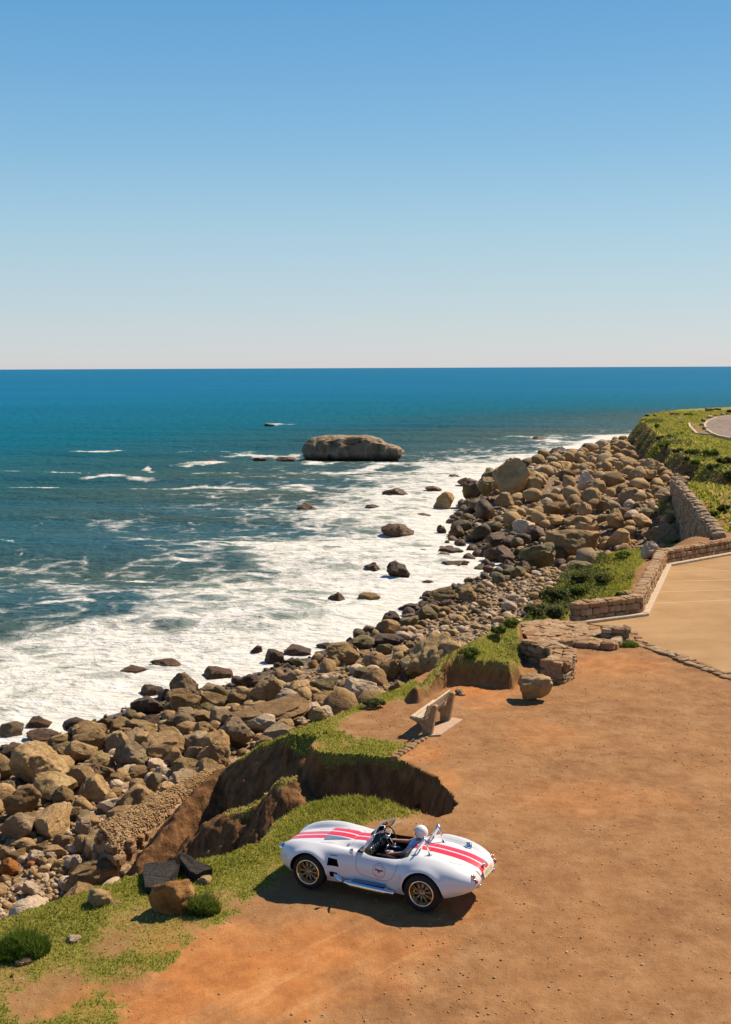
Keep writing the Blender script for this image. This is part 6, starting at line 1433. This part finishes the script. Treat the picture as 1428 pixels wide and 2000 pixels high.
# face details under the helmet's opening
bm = bmesh.new(); bmesh.ops.create_uvsphere(bm, u_segments=10, v_segments=8, radius=1, matrix=Matrix.Translation((-1.71, -.31, .975)) @ Matrix.Diagonal((.022, .014, .022, 1))); bm_obj('nose', bm, SKIN, po)
for sgn in (1, -1):
    bm = bmesh.new(); bmesh.ops.create_uvsphere(bm, u_segments=10, v_segments=8, radius=.012, matrix=Matrix.Translation((-1.723, -.31 + sgn * .030, .998))); bm_obj('eye', bm, simple_mat('eye', (.06, .04, .03), .2), po)
po.matrix_world = Matrix.Translation(CAR.location) @ CAR.rotation_euler.to_matrix().to_4x4() @ Matrix.Translation((0, 0, -.035)) @ Matrix.Scale(.97, 4)
tag(po, 'person in a white helmet and pale shirt at the wheel of the car', 'person')
# ================================================================== SINGLE STONES, SLABS AND PLANTS ON THE TURF
k, c, r, a, b, g = rock_mat('ochre boulder stone'); k.set('Base Color', k.ramp(a, [(.3, (.20, .085, .022)), (.5, (.40, .19, .05)), (.72, (.56, .34, .13))])); k.set('Roughness', .85); k.bump(b, .9, .08); OCHRE = k.m
k, c, r, a, b, g = rock_mat('sandstone boulder'); k.set('Base Color', k.ramp(k.math('ADD', k.math('MULTIPLY', a, .6), k.math('MULTIPLY', b, .4)), [(.3, (.26, .145, .055)), (.5, (.44, .27, .115)), (.72, (.60, .42, .22))])); k.set('Roughness', .88); k.bump(b, .8, .07); SANDST = k.m
def lot_boulder(V):
    z = V[:, 2]; V[:, :2] *= np.where(z < .1, 1 - .42 * np.clip(.1 - z, 0, 1.1) ** 1.2, 1)[:, None]
    V[:, 2] = np.where(z > .35, .35 + (z - .35) * (.75 - .35 * V[:, 0]), z); return V
sculpt('boulder', 61, 1042, 1346, 76, 58, SANDST, 'sandy boulder narrowing to its base, alone at the edge of the dirt lot', 'boulder', lot_boulder, depth=.42, cuts=13, rough=.22, square=.15, sink=.04, sub=4)
sculpt('boulder', 83, 334, 1752, 84, 80, OCHRE, 'rusty orange-brown boulder on the grass left of the car', 'boulder', depth=.42, cuts=6, rough=.24, square=.12, sink=.30, sub=4, yaw=.8)
sculpt('boulder', 71, 192, 1753, 56, 40, SANDST, 'low tan rock leaning in the grass left of the rusty boulder', 'boulder', depth=.2, cuts=9, rough=.2, square=.2, sink=.25, sub=4, tilt=.25)
for px, py, w, h, m_, lab in ((400, 1718, 42, 22, SANDST, 'small sandy stone lying right of the black tar slabs'), (228, 1759, 24, 13, SANDST, 'small tan stone at the right end of the low leaning rock'), (270, 1774, 18, 10, SANDST, 'little cream stone at the shadowed foot of the rusty boulder'),
        (145, 1832, 32, 20, ROCKM['pale'], 'pale whitish stone in the grass right of the bush'), (117, 1837, 18, 9, SANDST, 'flat cream stone between the bush and the pale whitish stone'), (93, 1838, 18, 24, ROCKM['pale'], 'upright pale shard beside the bush'), (66, 1860, 18, 14, SANDST, 'tan stone half under the bush'),
        (44, 1876, 40, 22, SANDST, 'flat tan stone in front of the bush'), (8, 1875, 24, 14, OCHRE, 'rusty stone at the left edge below the bush'), (24, 1904, 12, 12, ROCKM['brown'], 'small brown stone on the bare patch below the bush'), (518, 1769, 10, 7, ROCKM['pale'], 'pale pebble in the thin grass left of the car\'s shadow'),
        (903, 1355, 14, 9, ROCKM['pale'], 'pale pebble on the dirt behind the bench'), (898, 1350, 20, 16, SANDST, 'pale round stone just right of the bench back'), (969, 1610, 8, 6, ROCKM['pale'], 'whitish pebble on the dirt beyond the car\'s tail'), (882, 1497, 9, 6, ROCKM['pale'], 'white pebble on the dirt above the gully head'),
        (1222, 1158, 36, 14, SANDST, 'tan stone slab lying against the outside of the parking wall'), (1270, 1950, 26, 10, ROCKM['tan'], 'flat tan stone at the bottom right of the dirt'), (1395, 1938, 14, 8, ROCKM['tan'], 'tan pebble near the right edge of the dirt, bottom corner'), (1413, 1784, 8, 7, ROCKM['brown'], 'dark pebble near the right edge of the dirt'),
        (1312, 1945, 12, 7, ROCKM['pale'], 'pale pebble between the two tan stones at bottom right')):
    me = random.choice(ANGULAR).copy(); me.materials.clear(); me.materials.append(m_); o = put_rock('stone', me, px, py, w, h, depth=None, sink=.35); tag(o, lab, 'stone')
# broken tar slabs
for pts, zz, th_, tl, lab in ((((282, 1694), (340, 1689), (352, 1700), (318, 1742), (284, 1738), (280, 1716)), .10, .14, (.02, -.06), 'flat broken black tar slab behind the rusty boulder'), (((353, 1685), (398, 1698), (414, 1703), (384, 1714), (372, 1712), (352, 1694)), .16, .16, (.16, .10), 'tilted wedge of black tar slab right of the flat one')):
    P_ = poly_px(pts, TZ); c0 = P_.mean(0); bm = bmesh.new(); prism(bm, [p - c0 for p in P_], -th_, .06)
    bmesh.ops.subdivide_edges(bm, edges=list(bm.edges), cuts=3, use_grid_fill=True)
    for v in bm.verts: v.co += Vector([.025 * perlin(v.co.x * 6 + q, v.co.y * 6, v.co.z * 6 + c0[0]) for q in (0, 5, 9)])
    o = bm_obj('tar_slab', bm, ROCKM['bitumen'], None, smooth=False); o.location = (c0[0], c0[1], ground_z(*c0)[0] + zz); o.rotation_euler = (tl[0], tl[1], 0); tag(o, lab, 'slab')

# ---- foliage
def leaf_mat(name, cols, rough=.6):
    k = N(name); r = k.attr('shade'); k.set('Base Color', k.ramp(r, cols)); k.set('Roughness', rough); k.set('Specular IOR Level', .25)
    tr = k.n.new('ShaderNodeBsdfTranslucent'); k.l.new(k.ramp(r, cols), tr.inputs[0]); mx = k.n.new('ShaderNodeMixShader'); mx.inputs[0].default_value = .5; k.l.new(k.b.outputs[0], mx.inputs[1]); k.l.new(tr.outputs[0], mx.inputs[2]); k.l.new(mx.outputs[0], k.out.inputs[0]); return k.m
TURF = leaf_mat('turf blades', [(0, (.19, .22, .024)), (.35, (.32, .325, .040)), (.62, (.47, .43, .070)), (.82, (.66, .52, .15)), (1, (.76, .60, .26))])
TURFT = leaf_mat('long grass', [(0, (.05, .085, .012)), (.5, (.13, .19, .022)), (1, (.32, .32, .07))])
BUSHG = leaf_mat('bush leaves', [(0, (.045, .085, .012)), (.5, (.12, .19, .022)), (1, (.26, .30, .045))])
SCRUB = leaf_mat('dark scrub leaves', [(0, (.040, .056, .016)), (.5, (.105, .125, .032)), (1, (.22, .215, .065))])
TWIG = simple_mat('dry twig', (.30, .19, .11), .9, spec=.1)
def blades_mesh(name, x, y, z, h, w, shade, lean=1.0):
    n = len(x); a = rng.uniform(0, 2 * np.pi, n); l = h * lean * rng.uniform(.2, 1.2, n); d = rng.uniform(0, 2 * np.pi, n)
    ca, sa = np.cos(a) * w / 2, np.sin(a) * w / 2; lx, ly = np.cos(d) * l, np.sin(d) * l
    V = np.empty((n, 5, 3)); V[:, 0] = np.stack([x - ca, y - sa, z - .01], -1); V[:, 1] = np.stack([x + ca, y + sa, z - .01], -1)
    V[:, 2] = np.stack([x + ca * .7 + lx * .4, y + sa * .7 + ly * .4, z + h * .6], -1); V[:, 3] = np.stack([x - ca * .7 + lx * .4, y - sa * .7 + ly * .4, z + h * .6], -1); V[:, 4] = np.stack([x + lx, y + ly, z + h], -1)
    b_ = np.arange(n)[:, None] * 5; F = np.concatenate([b_ + [0, 1, 2], b_ + [0, 2, 3], b_ + [3, 2, 4]], 0)
    me = np_mesh(name, V.reshape(-1, 3), F, smooth=False); fattr(me, 'shade', np.repeat(np.clip(shade, 0, 1), 5)); return me
def scatter(xmin, xmax, ymin, ymax, n, thr=.45):
    x = rng.uniform(xmin, xmax, n); y = rng.uniform(ymin, ymax, n); P = quick(x, y); g = P['turf']
    q = (g > thr + rng.uniform(-.15, .3, n)) & (sdf(PARK, x, y) < -.05); a, b, d = to_px(np.stack([x, y, P['z']], -1)); q &= (a > -90) & (a < 1520) & (b < 2080)
    return x[q], y[q], P['z'][q], g[q], {kk: v[q] for kk, v in P.items()}
def shade_of(x, y, g, base=.42):
    return base + .50 * fbm(x * .7, y * .7, oct=3) + .20 * fbm(x * 3.1, y * 3.1, oct=2) + rng.normal(0, .09, len(x)) + .35 * (1 - g)
X, Y, Zg, Gm, PP = scatter(-10.5, 2.6, 13.5, 26.5, 210000)
mound = sstep(1.9, .2, np.hypot((X - U(690, 1575, TZ)[0]) / 1.5, Y - U(690, 1575, TZ)[1])); rim = sstep(-.05, .45, PP['sT']) * sstep(1.3, .3, PP['sT'])
o = link_mesh('grass', blades_mesh('grass', X, Y, Zg, rng.uniform(.018, .045, len(X)) * (1 + .7 * rim + 1.3 * mound), rng.uniform(.014, .026, len(X)), shade_of(X, Y, Gm, .42) + .10 * mound), None, TURF); tag(o, 'short patchy green turf along the near cliff edge', 'grass', kind='stuff')  # mound blades are taller, and coloured paler to paint in their backlit glow
X, Y, Zg, Gm, PP = scatter(-6.5, 7.5, 26.5, 45, 230000)
o = link_mesh('grass', blades_mesh('grass', X, Y, Zg, rng.uniform(.02, .055, len(X)), rng.uniform(.02, .034, len(X)), shade_of(X, Y, Gm, .52)), None, TURF); tag(o, 'sparse turf on the bench headland and its grassy hump', 'grass', kind='stuff')
X, Y, Zg, Gm, PP = scatter(4, 18, 40, 76, 130000)
o = link_mesh('grass', blades_mesh('grass', X, Y, Zg, rng.uniform(.05, .12, len(X)), rng.uniform(.035, .06, len(X)), shade_of(X, Y, Gm, .44)), None, TURF); tag(o, 'green turf slope outside the parking wall', 'grass', kind='stuff')
X, Y, Zg, Gm, PP = scatter(17, 75, 68, 230, 220000)
o = link_mesh('grass', blades_mesh('grass', X, Y, Zg, rng.uniform(.12, .32, len(X)), rng.uniform(.12, .25, len(X)), shade_of(X, Y, Gm, .52) - .25 * PP['cliff']), None, TURF); tag(o, 'rough turf over the far headland and bank', 'grass', kind='stuff')

def leaf_cloud(name, pts, size, parent, mat, shade):
    n = len(pts); u = rng.normal(size=(n, 3)); u /= np.linalg.norm(u, axis=1)[:, None]; v = np.cross(u, rng.normal(size=(n, 3))); v /= np.linalg.norm(v, axis=1)[:, None]
    s = (size * rng.uniform(.6, 1.3, n))[:, None]; V = np.stack([pts - v * s * .28, pts + u * s * .5, pts + v * s * .28, pts - u * s * .5], 1).reshape(-1, 3)
    me = np_mesh(name, V, np.arange(n * 4).reshape(-1, 4), smooth=False); fattr(me, 'shade', np.repeat(np.clip(shade, 0, 1), 4)); return link_mesh(name, me, parent, mat)
def bush(px, py, w, h, label, cat='bush', mat=None, leaf=.07, n=1500, name='bush', spiky=False, depth=None, stems=11):
    p = hit(px, py + h * .45); s = to_px(p)[2][0] / FPX; rx, rz = w * s / 2, h * s * .62; ry = depth or rx * .8
    root = empty(name, tuple(p)); tag(root, label, cat); tips = []
    bm = bmesh.new(); lobes = []
    for q in range(stems):
        a_, e_ = rng.uniform(0, 6.28), rng.uniform(.3, 1.0); t = Vector((math.cos(a_) * rx * .7 * (1 - .5 * e_), math.sin(a_) * ry * .7 * (1 - .5 * e_), rz * (.4 + .5 * e_)))
        tube(bm, [(0, 0, -.05), t * .5 + Vector((0, 0, .03)), t], [.014 + .02 * rz, .010 + .01 * rz, .004], 5); lobes.append((np.array(t), rng.uniform(.2, .42)))
    bm_obj('stem', bm, TWIG, root)
    pts = []; sh = []
    while len(pts) < n:
        c_, r_l = lobes[int(rng.integers(0, len(lobes)))]; d_ = rng.normal(size=3); d_ /= np.linalg.norm(d_); rad = rng.uniform(.35, 1.0) ** .5 * r_l
        q = c_ + d_ * rad * np.array([rx, ry, rz]); 
        if q[2] < 0 or fbm(np.array([q[0] * 3 / rx + px]), np.array([q[1] * 3 / ry]), np.array([q[2] * 3 / rz]), oct=2)[0] < -.22: continue
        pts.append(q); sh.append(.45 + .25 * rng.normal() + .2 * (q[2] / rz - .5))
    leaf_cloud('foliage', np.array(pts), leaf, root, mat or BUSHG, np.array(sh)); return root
def tuft(name, px, py, w, h, n, label, cat, mat, bw=.012, lean=.7):
    p = hit(px, py + h * .42); s = to_px(p)[2][0] / FPX; rx, hh = w * s / 2, h * s * .62; a_, r_ = rng.uniform(0, 6.28, n), rng.uniform(0, 1, n) ** .6
    x, y = rx * r_ * np.cos(a_), rx * .75 * r_ * np.sin(a_); gz_ = ground_z(x + p[0], y + p[1]) - p[2]; dome = np.sqrt(np.clip(1 - r_ ** 2 * .85, .1, 1)) * (1 + .9 * fbm(x * 5 + px, y * 5, oct=2))
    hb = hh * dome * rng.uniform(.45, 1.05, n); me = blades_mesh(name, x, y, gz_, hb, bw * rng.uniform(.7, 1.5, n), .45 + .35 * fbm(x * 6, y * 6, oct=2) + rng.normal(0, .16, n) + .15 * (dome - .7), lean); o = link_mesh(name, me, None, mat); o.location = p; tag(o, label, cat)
    return o
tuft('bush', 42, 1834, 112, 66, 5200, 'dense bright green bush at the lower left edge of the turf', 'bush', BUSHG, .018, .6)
tuft('grass_tuft', 397, 1756, 66, 60, 2600, 'tall grassy green tuft against the right side of the rusty boulder', 'plant', TURFT, .013, .8)
tuft('grass_tuft', 1226, 1254, 44, 20, 700, 'green grass tuft at the foot of the stonework stub by the parking lot', 'plant', TURFT, .02, .8)
bush(730, 1371, 62, 24, 'low dark green shrub on the turf edge left of the bench', leaf=.06, n=1500, mat=SCRUB)
bush(915, 1272, 56, 26, 'leafy green shrub on the seaward edge of the grass hump', leaf=.08, n=1300)
bush(972, 1232, 44, 30, 'round dark green shrub above the grass hump', leaf=.09, n=1300)
bush(1000, 1215, 40, 22, 'pale green shrub just right of the round dark one', leaf=.09, n=900)
bush(1045, 1190, 66, 34, 'tangled green shrub at the lower end of the wall slope', leaf=.10, n=1700, mat=SCRUB)
bush(1088, 1196, 58, 40, 'dark green shrub crowding the end of the parking wall', leaf=.10, n=1800, mat=SCRUB)
bush(1080, 1160, 70, 40, 'broad scrub patch on the slope above the wall end', leaf=.11, n=2000, mat=SCRUB)
bush(1125, 1150, 62, 30, 'mid-green shrub halfway up the grass slope', leaf=.11, n=1400)
bush(1130, 1126, 50, 28, 'grey-green shrub at the seaward edge of the grass slope', leaf=.11, n=1300, mat=SCRUB)
bush(1178, 1128, 60, 26, 'dark scrub mound in the middle of the grass slope', leaf=.12, n=1500, mat=SCRUB)
bush(1216, 1082, 44, 18, 'bright green leafy plant at the upper tip of the grass slope', leaf=.11, n=900)
bush(1209, 1160, 18, 14, 'small green plant beside the slab outside the parking wall', 'plant', leaf=.08, n=400)
bush(815, 1574, 14, 20, 'thin weed growing in the shaded gully head', 'plant', leaf=.05, n=200, stems=4)
for i, (px, py, w, h) in enumerate(((1284, 832, 16, 12), (1264, 812, 10, 7), (1277, 812, 10, 7), (1345, 809, 26, 7), (1402, 799, 22, 6), (1425, 803, 12, 10), (1300, 868, 34, 16), (1322, 880, 36, 18), (1352, 882, 40, 20), (1386, 884, 44, 24), (1415, 900, 40, 26), (1395, 912, 40, 22), (1365, 902, 38, 20), (1340, 896, 30, 18), (1290, 856, 24, 14), (1312, 852, 26, 10), (1425, 930, 36, 34), (1415, 992, 34, 18), (1392, 1004, 26, 14))):
    wh = ('lone dark shrub on the headland grass near its brow', 'dark shrub on the skyline at the headland\'s point', 'second skyline shrub, right of the point\'s dark one', 'long low shrub by the ruined wall on the skyline', 'low shrub beside the right ruined stump on the skyline', 'dark shrub at the right edge of the skyline', 'scrub clump hanging below the brow, nearest the point', 'scrub clump on the upper cliff, second from the point',
          'wide scrub clump high on the headland cliff', 'bushy clump under the far road bend', 'large dark scrub at the right edge below the road', 'scrub clump lower on the cliff right of centre', 'scrub clump halfway down the cliff face', 'scrub clump by the bare brown cliff patch', 'small scrub on the brow left of the cliff', 'flat scrub just behind the brow', 'dark scrub in the shaded hollow at the right edge', 'low scrub on the bank behind the beach wall', 'smaller scrub on the bank behind the beach wall')[i]
    bush(px, py, w, h, wh, 'shrub', SCRUB if i % 3 else BUSHG, leaf=.30, n=420, name='shrub', stems=5)
X = rng.uniform(22, 62, 90000); Y = rng.uniform(88, 205, 90000); PP = quick(X, Y); sc_n = fbm(X * .16, Y * .16, oct=4)
q = (PP['sH'] > -4.5) & (PP['sH'] < 2.0 + 3 * sc_n) & (X > .19 * Y) & (sc_n + .12 * rng.normal(size=len(X)) > .11) & (PP['sT'] < -.5)
pts = np.stack([X, Y, PP['z'] + rng.uniform(.02, .55, len(X)) * np.clip(sc_n * 3, .25, 1)], -1)[q]
o = leaf_cloud('scrub', pts, .34, None, SCRUB, .45 + .3 * rng.normal(size=len(pts)) * .6 + .6 * sc_n[q]); tag(o, 'dark scrub growing over the headland slope above the boulders', 'scrub', kind='stuff')
X = rng.uniform(6, 14, 40000); Y = rng.uniform(43, 74, 40000); PP = quick(X, Y); sc_n = fbm(X * .35, Y * .35, oct=4); edge = sstep(3.4, .4, PP['sT'])
q = (PP['sT'] > -.3) & (PP['turf'] > .3) & (sc_n + .45 * edge + .08 * rng.normal(size=len(X)) > .30)
pts = np.stack([X, Y, PP['z'] + rng.uniform(.02, .38, len(X)) * np.clip((sc_n + .5 * edge) * 1.6, .2, 1)], -1)[q]
o = leaf_cloud('scrub', pts, .13, None, SCRUB, .5 + .2 * rng.normal(size=len(pts)) + .4 * sc_n[q]); tag(o, 'low mixed scrub along the seaward edge of the wall slope', 'scrub', kind='stuff')
def twigs(px, py, n, hgt, spread, label):
    p = hit(px, py); root = empty('dry_shrub', tuple(p)); tag(root, label, 'dry shrub'); bm = bmesh.new()
    for _ in range(n):
        b0 = Vector((rng.uniform(-.3, .3) * spread, rng.uniform(-.2, .2), 0)); d_ = Vector((rng.normal() * .6, rng.normal() * .3, 1)).normalized(); pts = [b0]
        for q in range(5): d_ = (d_ + Vector((rng.normal(), rng.normal(), rng.normal() * .4)) * .22).normalized(); pts.append(pts[-1] + d_ * hgt * rng.uniform(.14, .26))
        tube(bm, pts, [.010, .009, .008, .006, .005, .003], 4)
    bm_obj('branch', bm, TWIG, root)
twigs(878, 1296, 15, .85, 1.3, 'bare dry twigs curling in front of the largest tan boulder'); twigs(795, 1327, 10, .7, .9, 'bare dry twigs below the left of the largest tan boulder')
# dead grass and roots hanging over the lip of the gully
# loose gravel and clods on the dirt
n = 21000; X = rng.uniform(-8, 14, n); Y = 14 * (40 / 14) ** rng.uniform(0, 1, n); PP = quick(X, Y); a, b, d = to_px(np.stack([X, Y, PP['z']], -1)); g = PP['turf']
q = (PP['sT'] > .1) & (sdf(PARK, X, Y) < 0) & (a > -30) & (a < 1460) & (b < 2050) & (g < .5) & (fbm(X * .5, Y * .5, oct=3) + rng.normal(0, .25, n) > -.15 + .5 * PP['orange'])
q &= ~((np.abs(X - CARX - 1.0) < 2.2) & (np.abs(Y - CARY + .5) < 1.0) & (rng.random(n) < .5))
it = {'tan': [], 'brown': [], 'pale': []}
for i in np.where(q)[0]:
    r = float(np.exp(rng.normal(math.log(.0105), .5))); r = min(r, .028); u = rng.random(); it['brown' if u < .5 else ('tan' if u < .9 else 'pale')].append((X[i], Y[i], PP['z'][i] + r * .2, (r, r * rng.uniform(.6, 1), r * rng.uniform(.5, .8)), rng.uniform(0, 6.28), 0, 0))
k, c, r, a, b, g = rock_mat('dirt clod'); k.set('Base Color', k.ramp(k.noise(k.pos(), 30, 2), [(.3, (.38, .20, .085)), (.6, (.56, .33, .155))])); k.set('Roughness', .95); ROCKM['clod'] = k.m
for tn, m_ in (('brown', 'clod'), ('tan', 'tan'), ('pale', 'pale')): mass('gravel', it[tn], m_, None, {'brown': 'fine brown clods and grit over the dirt', 'tan': 'fine tan gravel over the dirt', 'pale': 'scattered pale grit over the dirt'}[tn], 'gravel')
